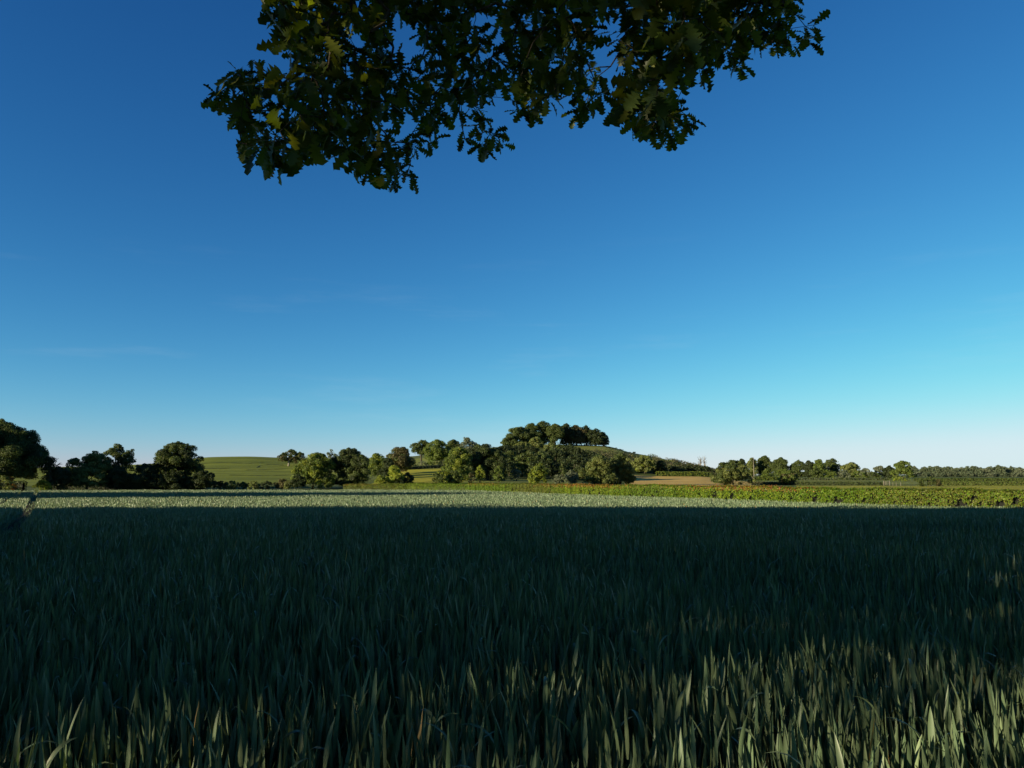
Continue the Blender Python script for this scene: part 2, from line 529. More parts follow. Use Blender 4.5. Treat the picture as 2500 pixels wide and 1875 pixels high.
def wheat(mb, x, y, K, fold, wscale, nl, hlow, stems):
    n = len(x)
    z = zt(x, y) + .03
    h = height(x, y) * rng.normal(1, .04, n)
    az = rng.uniform(0, 2 * math.pi, n)
    # flag leaf, second and third leaves up the stem
    for k in range(nl):
        L = rng.uniform(.12, .23, n) * (1.0 if k == 0 else 1.1)
        W = rng.uniform(.011, .020, n) * wscale
        topz = h * (1.0 - .17 * k) + rng.normal(0, .03, n)
        th0 = np.abs(rng.normal(.10, .09, n)) + .08 * k
        curl = rng.normal(.10, .18, n) + .12 * k
        droop = rng.uniform(0, 1, n) < .05
        curl = np.where(droop, rng.uniform(1.2, 2.2, n), curl)
        b0 = topz - L * np.cos(th0 + .3 * curl)
        phi = az + k * math.pi + rng.normal(0, .5, n)
        off = .015
        base = np.stack([x + off * np.cos(phi), y + off * np.sin(phi), z + np.maximum(b0, .05)], -1)
        mi = np.where(rng.uniform(0, 1, n) < (.004 + .01 * k), 2, 0)
        blades(mb, base, phi, th0, curl, L, W, K, fold, rng, mi)
    if stems:
        L = h * .82
        base = np.stack([x, y, z], -1)
        blades(mb, base, az, np.abs(rng.normal(0, .05, n)), rng.normal(0, .05, n), L, np.full(n, .008 * max(1, wscale * .8)), 2, False, rng, 1)


wb = MB()
x, y = scatter(.75, 5.0, 520)
wheat(wb, x, y, 6, True, 1.0, 3, 0, True)
x, y = scatter(5.0, 11.0, 360)
wheat(wb, x, y, 4, False, 1.0, 3, 0, True)
x, y = scatter(11.0, 24.0, 180)
wheat(wb, x, y, 3, False, 1.15, 3, 0, False)
x, y = scatter(24.0, 50.0, 85)
wheat(wb, x, y, 2, False, 1.5, 3, 0, False)
x, y = scatter(50.0, 90.0, 22, .80)
wheat(wb, x, y, 2, False, 2.8, 2, 0, False)
x, y = scatter(90.0, 170.0, 10, .78)
wheat(wb, x, y, 2, False, 4.4, 2, 0, False)
wo = wb.build('wheat_crop', [M['wheat'], M['wheatlow'], M['straw']])
tag(wo, 'young blue green wheat filling the field from the camera to the hedge', 'wheat', kind='stuff')

# ---------------------------------------------------------------- trees
UP = np.array((0, 0, 1.0))


def sph(n, r):
    return unit(r.normal(size=(n, 3)))


def crown_mesh(mb, cx, cy, z0, z1, w, r, leaf=.34, nclump=26, dens=1.0, gap=0.0, wb_=None, squat=.42, mi=0, fill=.8, top=.0, mi2=None, f2=0.0):
    """crown of overlapping boughs of leaf clumps inside a domed envelope"""
    a = w / 2 * 1.08
    b = (wb_ or w * .92) / 2
    H = z1 - z0
    cl = []
    tries = 0
    nclump = int(nclump * 2.0)
    while len(cl) < nclump and tries < nclump * 30:
        tries += 1
        inner = len(cl) < nclump * .18
        t = r.uniform(.02, 1) ** .9
        pf = math.sqrt(max(0, 1 - ((t - squat) / (1 - squat)) ** 2)) if t > squat else math.sqrt(1 - .62 * ((squat - t) / squat) ** 2)
        rc = r.uniform(.24, .40) * min(a, H * .5) * (1 - .25 * max(0, t - .6) / .4)
        rr = r.uniform(.55, 1.0) if not inner else r.uniform(.0, .55)
        az = r.uniform(0, 2 * math.pi)
        ra, rb = max(0, a * pf - rc * .62), max(0, b * pf - rc * .62)
        z = z0 + rc * .5 + t * (H - rc * 1.2)
        if r.uniform() < gap and not inner:
            continue
        cl.append((np.array((cx + math.cos(az) * ra * rr, cy + math.sin(az) * rb * rr, z)), rc))
    # a few tip tufts for an uneven outline
    for p, rc in list(cl):
        if r.uniform() < .45:
            d = sph(1, r)[0]
            d[2] = abs(d[2]) * .8
            o = p + unit(d) * rc * r.uniform(.7, 1.0)
            cl.append((o, rc * r.uniform(.3, .5)))
    for p, rc in cl:
        n = max(8, int(dens * 26.0 * rc * rc / (leaf * leaf)))
        d = sph(n, r)
        d[:, 2] = np.where(d[:, 2] < -.75, -d[:, 2] * .6, d[:, 2])
        d = unit(d)
        rad = rc * np.sqrt(r.uniform(.35, 1.15, n))
        c = p + d * rad[:, None] * np.array((1, 1, .78))
        nn = d + r.normal(0, .55, (n, 3)) + UP * .25
        L = leaf * r.uniform(.65, 1.35, n)
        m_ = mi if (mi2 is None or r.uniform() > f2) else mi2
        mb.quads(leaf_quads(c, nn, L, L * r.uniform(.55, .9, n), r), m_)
    n = int(fill * dens * 9 * a * b * H / (a + b + H) / (leaf * leaf))
    if n > 0:
        t = r.uniform(.04, .95, n)
        pf = np.where(t > squat, np.sqrt(np.maximum(0, 1 - ((t - squat) / (1 - squat))**2)), np.sqrt(1 - .62 * ((squat - t) / squat)**2))
        az = r.uniform(0, 2 * math.pi, n)
        rr = np.sqrt(r.uniform(0, 1, n)) * .84 * pf
        c = np.stack([cx + np.cos(az) * rr * a, cy + np.sin(az) * rr * b, z0 + t * H * .97], -1)
        mb.quads(leaf_quads(c, r.normal(size=(n, 3)), leaf * r.uniform(.7, 1.4, n), leaf * .8, r), mi)
    return cl


def trunk_mesh(mb, x, y, zb, z0, z1, w, rad, cl, r, nlimb=6, mi=0):
    zt_ = z0 + (z1 - z0) * .55
    k = 6
    zz = np.linspace(zb - .3, zt_, k)
    pts = np.stack([x + np.cumsum(r.normal(0, rad * .25, k)), y + np.cumsum(r.normal(0, rad * .25, k)), zz], -1)
    pts[0, :2] = (x, y)
    rr = rad * np.linspace(1.25, .35, k)
    rr[0] *= 1.25
    mb.tube(pts, rr, 7, mi)
    if not len(cl):
        return pts
    idx = r.permutation(len(cl))[:nlimb]
    for i in idx:
        p = cl[i][0]
        s0 = pts[r.integers(2, k - 1)]
        mid = (s0 + p) / 2 + np.array((0, 0, .12 * np.linalg.norm(p - s0)))
        q = np.stack([s0, (s0 + mid) / 2 + r.normal(0, .06, 3), mid, (mid + p) / 2, p])
        mb.tube(q, rad * np.linspace(.45, .1, 5), 5, mi)
    return pts


def tree(name, label, u, vt, w_px, d, mat, cat='tree', vb=None, clear=.16, leaf=None, nclump=24, dens=1.0, gap=0, group=None,
         seed=None, rad=None, bark='bark', squat=.42, mat2=None, f2=0.0, nlimb=6, lobes=None, depth=None, fill=.8):
    """a tree at photo column u, distance d, its top at row vt, crown w_px wide; base on the terrain"""
    r = np.random.default_rng(seed if seed is not None else int(u * 7 + vt * 13 + d))
    x = xu(u, d)
    zb = float(zt(x, d)) if vb is None else zv(vb, d)
    z1 = zv(vt, d)
    w = w_px / F * d
    H = z1 - zb
    z0 = zb + H * clear
    leaf = leaf or max(.22, d * .0013)
    t = thing(name, label, cat, (x, d, zb), group)
    mb = MB()
    cl = []
    if lobes:
        for (lu, lvt, lw, lvb, n) in lobes:
            lx = xu(lu, d)
            cl += crown_mesh(mb, lx, d + r.uniform(-.15, .15) * w, zv(lvb, d), zv(lvt, d), lw / F * d, r, leaf, n, dens, gap, None, squat, 0, fill, mi2=1 if mat2 else None, f2=f2)
    else:
        cl = crown_mesh(mb, x, d, z0, z1, w, r, leaf, nclump, dens, gap, depth, squat, 0, fill, mi2=1 if mat2 else None, f2=f2)
    mb.build('crown', [M[mat]] + ([M[mat2]] if mat2 else []), t)
    tb = MB()
    trunk_mesh(tb, x, d, zb, z0, z1, w, rad or max(.12, H * .028), cl, r, nlimb)
    tb.build('trunk', M[bark], t, True)
    return t


def bush(name, label, u, vt, w_px, d, mat, **k):
    k.setdefault('clear', .02)
    k.setdefault('nclump', 14)
    k.setdefault('squat', .35)
    k.setdefault('cat', 'bush')
    k.setdefault('nlimb', 4)
    return tree(name, label, u, vt, w_px, d, mat, **k)


ROW = 'dark trees of the far field edge'
# --- far field edge, from the big oak along the row
tree('oak_tree', 'huge dark spreading oak cut off by the picture edge, tallest by the field', 0, 1029, 236, 168, 'oak', clear=.17, nclump=70, gap=.12, leaf=.24, nlimb=18, dens=.85, mat2='oakdk', f2=.4,
     lobes=[(-4, 1029, 206, 1172, 74), (66, 1082, 96, 1172, 26)], fill=.2)
bush('bush', 'orange tinged bush under the huge spreading oak', 5, 1160, 78, 160, 'olive', mat2='rust', f2=.3, leaf=.24)
tree('ivy_clad_tree', 'small dark ivy clad tree beside the bare branched trunk', 142, 1138, 66, 172, 'oakdk', clear=.05, leaf=.26)
bush('bush', 'bright yellow green bush at the foot of the small ivy clad tree', 106, 1171, 44, 168, 'lime', leaf=.22)
tree('field_tree', 'olive green tree with a rounded yellowish shoulder in the dark row', 212, 1100, 100, 176, 'olive', clear=.04, nclump=34, leaf=.26, mat2='oak', f2=.35,
     lobes=[(222, 1100, 74, 1165, 22), (190, 1118, 60, 1190, 14), (228, 1140, 84, 1193, 16)])
tree('oak_tree', 'tall open oak with ragged sky gaps behind the olive green tree', 285, 1082, 95, 186, 'oak', clear=.25, nclump=30, gap=.25, leaf=.26, dens=.8, nlimb=12,
     lobes=[(277, 1082, 52, 1150, 16), (316, 1093, 40, 1136, 10), (258, 1100, 40, 1160, 10), (290, 1125, 70, 1185, 14)], fill=.08)
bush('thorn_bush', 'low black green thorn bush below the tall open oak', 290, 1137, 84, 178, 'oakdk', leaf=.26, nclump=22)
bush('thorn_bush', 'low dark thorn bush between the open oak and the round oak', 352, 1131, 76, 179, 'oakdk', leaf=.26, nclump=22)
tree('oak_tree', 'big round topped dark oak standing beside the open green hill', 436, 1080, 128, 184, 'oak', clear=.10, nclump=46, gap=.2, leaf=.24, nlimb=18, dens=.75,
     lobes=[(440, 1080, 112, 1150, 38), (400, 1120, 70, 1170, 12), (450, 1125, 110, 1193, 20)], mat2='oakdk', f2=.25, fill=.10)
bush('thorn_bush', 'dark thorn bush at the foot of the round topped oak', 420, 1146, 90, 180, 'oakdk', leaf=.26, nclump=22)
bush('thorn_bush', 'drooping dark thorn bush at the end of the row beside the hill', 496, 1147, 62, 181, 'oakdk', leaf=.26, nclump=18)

# bare dead tree beside the big oak
r = np.random.default_rng(5)
d = 170.0
t = thing('dead_tree', 'bare dead tree with an ivy wrapped trunk beside the huge oak', 'tree', (xu(122, d), d, float(zt(xu(122, d), d))))
tb = MB()


def P(u, v, dd=0):
    return at(u, v, d + dd)


tb.tube([P(124, 1200), P(123, 1170), P(122, 1140), P(122, 1122)], [.32, .28, .24, .16], 7)
for pts in ([(122, 1136), (128, 1130), (136, 1124), (143, 1119)], [(122, 1142), (134, 1138), (144, 1134), (153, 1133)], [(122, 1126), (121, 1118), (120, 1110)],
            [(133, 1126), (134, 1121), (139, 1118)], [(140, 1136), (146, 1131), (150, 1130)], [(122, 1128), (117, 1120), (116, 1114)]):
    tb.tube([P(*p, dd=r.normal(0, .2)) for p in pts], np.linspace(.13, .04, len(pts)), 5)
tb.build('trunk', M['bark'], t, True)
ib = MB()
for v in np.arange(1122, 1185, 2.2):
    c = P(122, v)
    n = 26
    dd = sph(n, r)
    rc = np.interp(v, [1122, 1140, 1185], [.32, .65, .9])
    ib.quads(leaf_quads(c + dd * rc, dd + r.normal(0, .4, (n, 3)), .26, .2, r))
ib.build('ivy', M['oakdk'], t)

# low hedge bushes under the green hill
HB = 'low bushes along the foot of the green hill'
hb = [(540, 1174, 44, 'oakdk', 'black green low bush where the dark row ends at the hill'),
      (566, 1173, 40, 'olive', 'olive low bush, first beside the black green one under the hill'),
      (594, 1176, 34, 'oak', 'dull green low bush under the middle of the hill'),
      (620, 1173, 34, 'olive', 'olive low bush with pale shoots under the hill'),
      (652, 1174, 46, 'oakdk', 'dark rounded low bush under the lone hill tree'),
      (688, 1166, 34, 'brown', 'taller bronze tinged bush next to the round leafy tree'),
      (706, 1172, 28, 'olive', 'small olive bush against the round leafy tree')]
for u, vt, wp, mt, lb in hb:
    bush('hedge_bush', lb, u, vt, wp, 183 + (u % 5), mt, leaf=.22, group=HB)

# --- on the green hill
tree('oak_tree', 'lone spreading tree with bare trunk standing on the open green hill', 703, 1096, 66, 380, 'oak', clear=.30, nclump=26, leaf=.42, bark='barkpale', rad=.45, mat2='brown', f2=.4,
     lobes=[(706, 1096, 44, 1130, 16), (690, 1106, 26, 1128, 7), (730, 1103, 38, 1134, 10), (744, 1116, 12, 1124, 3)], vb=1142)
bush('hedge_bush', 'dark low scrub bush beside the trunk of the lone hill tree', 688, 1136, 22, 386, 'oakdk', leaf=.4, nclump=6)
bush('hedge_bush', 'dark low scrub bush in the shade of the lone hill tree', 718, 1136, 26, 388, 'oakdk', leaf=.4, nclump=7)

# --- middle trees at the field edge
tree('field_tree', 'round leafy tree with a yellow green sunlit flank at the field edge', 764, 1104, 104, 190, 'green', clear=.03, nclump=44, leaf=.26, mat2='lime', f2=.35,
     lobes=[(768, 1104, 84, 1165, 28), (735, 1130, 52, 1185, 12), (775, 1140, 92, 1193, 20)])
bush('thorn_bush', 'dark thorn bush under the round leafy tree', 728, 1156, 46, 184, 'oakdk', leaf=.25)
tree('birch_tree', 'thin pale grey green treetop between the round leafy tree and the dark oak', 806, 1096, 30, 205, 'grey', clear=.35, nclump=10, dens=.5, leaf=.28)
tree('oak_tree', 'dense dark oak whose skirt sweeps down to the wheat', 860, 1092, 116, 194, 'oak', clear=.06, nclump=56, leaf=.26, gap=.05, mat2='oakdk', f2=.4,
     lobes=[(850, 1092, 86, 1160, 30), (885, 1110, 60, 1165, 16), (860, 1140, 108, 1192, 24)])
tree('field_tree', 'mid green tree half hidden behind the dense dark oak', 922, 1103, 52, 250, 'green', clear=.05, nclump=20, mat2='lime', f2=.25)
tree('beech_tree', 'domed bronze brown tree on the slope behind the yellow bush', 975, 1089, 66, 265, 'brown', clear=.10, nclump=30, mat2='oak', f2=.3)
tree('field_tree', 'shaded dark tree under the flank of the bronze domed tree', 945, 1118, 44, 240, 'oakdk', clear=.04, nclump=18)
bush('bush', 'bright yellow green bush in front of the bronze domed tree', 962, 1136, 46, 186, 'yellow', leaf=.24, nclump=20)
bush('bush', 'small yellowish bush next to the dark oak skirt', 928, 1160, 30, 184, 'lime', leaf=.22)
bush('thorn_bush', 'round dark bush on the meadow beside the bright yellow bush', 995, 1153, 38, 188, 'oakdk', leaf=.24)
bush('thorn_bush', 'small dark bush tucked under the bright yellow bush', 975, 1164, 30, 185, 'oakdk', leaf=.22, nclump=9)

# --- group on the slope
tree('oak_tree', 'open oak with sky under its boughs at the crest of the slope', 1028, 1074, 54, 345, 'oak', clear=.34, nclump=22, gap=.15, rad=.4)
tree('field_tree', 'broad mid green tree at the crest next to the open oak', 1066, 1073, 64, 335, 'green', clear=.10, nclump=28)
tree('oak_tree', 'dark domed tree at the crest beyond the broad green tree', 1106, 1073, 44, 350, 'oak', clear=.12, nclump=18)
tree('ash_tree', 'grey thin topped tree rising beyond the dark domed tree', 1140, 1068, 50, 350, 'grey', clear=.2, nclump=18, dens=.6, gap=.1)
for i, (u, vt, wp, lb) in enumerate([(1004, 1130, 30, 'dark hedge bush at the low end of the sloping hedge above the meadow'), (1030, 1126, 34, 'grey green hedge bush below the open oak'),
                                     (1058, 1122, 36, 'green hedge bush below the broad mid green tree'), (1085, 1120, 34, 'dark hedge bush at the top end of the sloping hedge')]):
    bush('hedge_bush', lb, u, vt, wp, 308 + i, ['oakdk', 'grey', 'green', 'oakdk'][i], leaf=.36, nclump=9, group='bushes of the sloping hedge above the meadow')
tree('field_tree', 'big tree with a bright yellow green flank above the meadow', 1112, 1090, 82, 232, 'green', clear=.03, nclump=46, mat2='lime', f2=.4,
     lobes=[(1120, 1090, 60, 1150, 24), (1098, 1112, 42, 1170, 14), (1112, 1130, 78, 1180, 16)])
tree('oak_tree', 'massive dark oak between the yellow flanked tree and the hilltop copse', 1190, 1086, 98, 238, 'oak', clear=.03, nclump=50, mat2='oakdk', f2=.5,
     lobes=[(1180, 1086, 70, 1150, 26), (1212, 1098, 54, 1160, 16), (1190, 1125, 96, 1178, 20)])
bush('bush', 'dark green bush with lit leaves at the edge of the meadow', 1075, 1148, 40, 200, 'oak', leaf=.25, mat2='lime', f2=.2)
bush('bush', 'dark green bush in front of the yellow flanked tree', 1108, 1146, 46, 202, 'oak', leaf=.25, mat2='green', f2=.4, nclump=18)
bush('sapling', 'light green sapling in front of the massive dark oak', 1172, 1135, 26, 214, 'lime', leaf=.25, nclump=10)
bush('sapling', 'faintly lit green sapling beside the massive dark oak', 1218, 1137, 30, 222, 'green', leaf=.26, nclump=10)
bush('bush', 'small brownish bush by the light green sapling', 1150, 1153, 18, 212, 'brown', leaf=.24, nclump=7)
bush('bush', 'pale grey flowering bush in the dark hollow under the copse', 1260, 1144, 30, 240, 'grey', leaf=.26, nclump=10)
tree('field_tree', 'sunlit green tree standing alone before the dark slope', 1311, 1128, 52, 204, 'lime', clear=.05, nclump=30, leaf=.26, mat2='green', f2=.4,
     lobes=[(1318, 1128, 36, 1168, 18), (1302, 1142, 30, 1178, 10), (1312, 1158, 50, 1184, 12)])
tree('poplar_tree', 'slender dark green tree next to the sunlit lone tree', 1374, 1130, 24, 235, 'oak', clear=.03, nclump=10)
bush('willow_bush', 'feathery light olive bush nearest the slender dark tree', 1362, 1158, 36, 214, 'grey', leaf=.25, nclump=10)
bush('willow_bush', 'feathery light olive bush touching the great twin stemmed oak', 1396, 1147, 46, 212, 'grey', leaf=.25, nclump=14)
tree('oak_tree', 'great olive green oak with pale stems, sunlit on its near side', 1462, 1110, 94, 216, 'olive', clear=.08, nclump=48, mat2='oak', f2=.4, leaf=.28, bark='barkpale',
     lobes=[(1465, 1110, 66, 1160, 22), (1438, 1135, 50, 1180, 14), (1465, 1140, 90, 1186, 20)])
tree('oak_tree', 'darker oak joined to the great olive oak, shading the brown field', 1514, 1106, 78, 222, 'oak', clear=.06, nclump=44, mat2='olive', f2=.35, leaf=.28,
     lobes=[(1515, 1106, 60, 1160, 22), (1530, 1130, 44, 1180, 12), (1510, 1145, 80, 1186, 18)])

# --- hilltop copse
CP = 'trees of the hilltop copse'
cps = [(1243, 1060, 42, 450, 'oak', .02, 'round tree on the outer downhill flank of the hilltop copse'),
       (1264, 1040, 59, 455, 'oak', .02, 'tall tree at the shoulder of the hilltop copse next to its outermost round tree'),
       (1296, 1033, 64, 462, 'oak', .03, 'tall dome in the hilltop copse just below its highest tree'),
       (1326, 1028, 64, 465, 'oak', .03, 'highest tree of the hilltop copse'),
       (1354, 1034, 52, 460, 'oak', .03, 'dark tree at the notch dividing the hilltop copse'),
       (1384, 1034, 50, 470, 'oakdk', .03, 'dark tree just past the notch of the hilltop copse'),
       (1408, 1037, 52, 472, 'brown', .05, 'brownish tree among the bare trunks of the hilltop copse'),
       (1432, 1040, 47, 474, 'oakdk', .10, 'dark tree with trunks showing sky in the hilltop copse'),
       (1456, 1046, 52, 470, 'oakdk', .04, 'domed dark tree before the last of the hilltop copse'),
       (1474, 1058, 35, 472, 'brown', .10, 'last and lowest tree at the sunset end of the hilltop copse')]
cps[-1] = cps[-1][:-1] + ('last and lowest tree beside the shrubs at the open end of the hilltop copse',)
for u, vt, wp, dd, mt, cl_, lb in cps:
    tree('copse_tree', lb, u, vt, wp, dd, mt, clear=cl_, nclump=22, leaf=.55, group=CP, rad=.35, nlimb=5)
for u, wp, lb in [(1376, 34, 'low dark bush under the copse just past its notch'), (1402, 36, 'low dark bush filling the foot of the brownish copse tree'), (1428, 34, 'low dark bush among the bare copse trunks'),
                  (1452, 36, 'low dark bush under the domed copse tree'), (1474, 30, 'low dark bush under the last copse tree')]:
    bush('copse_bush', lb, u, 1078, wp, 476, 'oakdk', leaf=.5, nclump=8, group='low bushes at the foot of the copse')
LP = 'olive trees on the slope below the copse'
for u, vt, vb, wp, dd, mt, lb in [(1274, 1076, 1128, 50, 400, 'olive', 'brownish olive tree hanging on the steep slope under the copse'),
                                  (1310, 1066, 1122, 44, 418, 'olive', 'green tree in the middle of the slope under the copse'),
                                  (1346, 1080, 1122, 36, 412, 'olive', 'yellowish olive tree where the grass crest meets the copse'),
                                  (1358, 1104, 1152, 34, 350, 'green', 'lower green tree under the yellowish olive tree')]:
    tree('slope_tree', lb, u, vt, wp, dd, mt, clear=.05, nclump=20, leaf=.5, group=LP, mat2='oak', f2=.3)
SB = 'shrubs along the hill crest'
for u, vt, wp, lb in [(1488, 1090, 14, 'twiggy shrub next to the last tree of the copse'), (1502, 1093, 22, 'rounded shrub on the crest beyond the twiggy one'),
                      (1515, 1096, 16, 'dark end shrub of the crest clump'), (1537, 1104, 9, 'first tiny lone shrub on the falling skyline'),
                      (1549, 1103, 13, 'second lone shrub on the falling skyline, the largest there')]:
    bush('hill_shrub', lb, u, vt, wp, 452, 'oakdk', leaf=.45, nclump=6, group=SB)
tree('field_tree', 'sunlit olive tree above the brown field', 1574, 1112, 64, 345, 'olive', clear=.06, nclump=28, mat2='lime', f2=.25)
tree('field_tree', 'dark tree between the olive tree and the heath', 1612, 1124, 40, 350, 'oakdk', clear=.04, nclump=18)

# --- bare trees on the falling ridge
for u, vt, lb in [(1710, 1116, 'bare grey tree on the ridge, the fuller of two'), (1720, 1115, 'slim bare grey tree on the ridge beside the fuller bare one')]:
    d = 430.0
    r = np.random.default_rng(int(u))
    x = xu(u, d)
    t = thing('bare_tree', lb, 'tree', (x, d, float(zt(x, d))), 'bare trees on the ridge')
    tb = MB()
    vb = 1150
    tb.tube([at(u, vb, d), at(u + .5, 1135, d), at(u, 1126, d), at(u, vt, d)], [.26, .18, .11, .05], 5)
    tb.build('trunk', M['barkpale'], t, True)
    bb = MB()
    for k in range(34 if u < 1715 else 22):
        v0 = r.uniform(1122, 1138)
        du = r.uniform(-1, 1) * (9 if u < 1715 else 6)
        bb.tube([at(u, v0, d), at(u + du * .6, v0 - 4, d + r.normal(0, 1)), at(u + du, v0 - r.uniform(5, 11), d + r.normal(0, 2))], [.09, .06, .03], 4)
    bb.build('branches', M['barkpale'], t)
bush('bush', 'sunlit green bush below the bare ridge trees', 1708, 1139, 26, 400, 'lime', leaf=.4, nclump=8)

# --- trees of the lower country
tree('thorn_tree', 'wide round hawthorn standing over the long hedge', 1788, 1123, 104, 226, 'oak', clear=.03, nclump=52, leaf=.28, mat2='olive', f2=.3,
     lobes=[(1790, 1123, 82, 1170, 28), (1766, 1140, 58, 1184, 14), (1795, 1150, 102, 1187, 20)])
RW = 'row of trees beyond the low fields'
rowt = [(1812, 1120, 30, 'oakdk', .08, 'dark treetop peeping over the wide hawthorn'),
        (1838, 1117, 30, 'olive', .1, 'olive brown tree beside the pale pole'),
        (1868, 1113, 48, 'oak', .06, 'tallest dark dome of the tree row, next to the pale pole'),
        (1908, 1117, 50, 'oak', .06, 'broad dome next to the tallest one in the tree row'),
        (1950, 1124, 44, 'oak', .06, 'low dome behind the reddish bush tree'),
        (1976, 1124, 34, 'oakdk', .06, 'narrow dark tree past the reddish bush tree'),
        (2002, 1121, 36, 'green', .06, 'green tree in the middle of the tree row before the open topped one'),
        (2034, 1119, 48, 'oak', .15, 'open topped tree with sky under its crown in the tree row'),
        (2080, 1127, 54, 'olive', .05, 'olive tinted round tree in the tree row'),
        (2114, 1143, 36, 'grey', .04, 'low pale green tree between the olive round tree and the ragged tree'),
        (2148, 1137, 40, 'grey', .06, 'ragged tree with dead twigs at its top'),
        (2172, 1137, 30, 'oakdk', .05, 'dark tree touching the symmetrical green tree')]
for u, vt, wp, mt, cl_, lb in rowt:
    tree('row_tree', lb, u, vt, wp, 455 + (u % 7) * 3, mt, clear=cl_, nclump=22, leaf=.52, group=RW, nlimb=4, depth=9)
RL = 'undergrowth trees at the foot of the tree row'
for u, vt, wp, mt, lb in [(1872, 1145, 34, 'green', 'green undergrowth tree right of the pale pole foot'), (1912, 1143, 40, 'green', 'lit undergrowth tree behind the reddish bush tree'),
                          (1992, 1142, 34, 'oak', 'dark undergrowth tree below the narrow dark tree'), (2024, 1146, 38, 'green', 'green undergrowth tree below the open topped tree'),
                          (2060, 1146, 34, 'grey', 'pale undergrowth tree before the olive round tree'), (2098, 1150, 40, 'green', 'green undergrowth tree before the low pale tree'),
                          (2134, 1152, 36, 'oak', 'dark undergrowth tree below the ragged tree')]:
    lb = lb.replace('right of', 'beside')
    bush('row_tree', lb, u, vt, wp, 440, mt, leaf=.5, nclump=14, group=RL, cat='tree')
tree('round_tree', 'symmetrical full green tree at the end of the tree row', 2206, 1124, 60, 400, 'green', clear=.05, nclump=36, leaf=.46,
     lobes=[(2208, 1124, 44, 1160, 20), (2206, 1140, 60, 1174, 18)])
bush('bush', 'yellow green bush at the foot of the symmetrical green tree', 2196, 1165, 34, 330, 'lime', leaf=.36, nclump=10)
tree('small_tree', 'small reddish leaved tree just over the long hedge', 1926, 1147, 52, 236, 'brown', clear=.04, nclump=24, leaf=.28, mat2='green', f2=.55, depth=5)
BB = 'three bushes over the long hedge'
for u, vt, wp, mt, lb in [(2246, 1168, 26, 'oak', 'small bush, first of the three by the open pasture'), (2270, 1162, 28, 'oak', 'tallest of the three bushes by the open pasture'),
                          (2288, 1168, 22, 'brown', 'brownish bush, last of the three by the open pasture')]:
    bush('bush', lb, u, vt, wp, 210, mt, leaf=.25, nclump=9, group=BB)

# ---------------------------------------------------------------- pole, gate
d = 395.0
x, yb = xu(1841, d), d
zb = float(zt(x, d))
mb = MB()
mb.tube([(x, d, zb - .4), (x, d, zb + 5), (x, d, zv(1118.5, d)), (x, d, zv(1118.4, d)), (x, d, zv(1117, d))], [.24, .21, .17, .25, .22], 10)
tag(mb.build('utility_pole', M['timber'], None, True), 'pale upright wooden pole against the dark tree row', 'pole')

d = 228.0
x0, x1 = xu(2157, d), xu(2171, d)
zb = float(zt(x0, d))
t = thing('field_gate', 'small field gate with a white post at the end of the dark hedge', 'gate', ((x0 + x1) / 2, d, zb))
for xx in (x0, x1):
    mb = MB()
    mb.box((xx - .11, d - .11, zb - .2), (xx + .11, d + .11, zb + 1.45))
    mb.build('gatepost', M['timber'], t)
mb = MB()
for k in range(5):
    mb.box((x0 + .12, d - .03, zb + .25 + k * .22), (x1 - .12, d + .03, zb + .35 + k * .22))
mb.box((x0 + .12, d - .06, zb + .2), (x0 + .22, d - .031, zb + 1.3))
mb.box((x1 - .22, d - .06, zb + .2), (x1 - .12, d - .031, zb + 1.3))
mb.build('gate_leaf', M['timber'], t)
FP = 'fence posts beside the field gate'
for u in (2179, 2187, 2198):
    d = 224.0
    x = xu(u, d)
    zb = float(zt(x, d))
    mb = MB()
    mb.tube([(x, d, zb - .2), (x, d, zb + .7), (x, d, zb + .95)], [.07, .065, .06], 7)
    tag(mb.build('fence_post', M['timber']), 'short weathered post in the line between the field gate and the three bushes', 'post', FP)


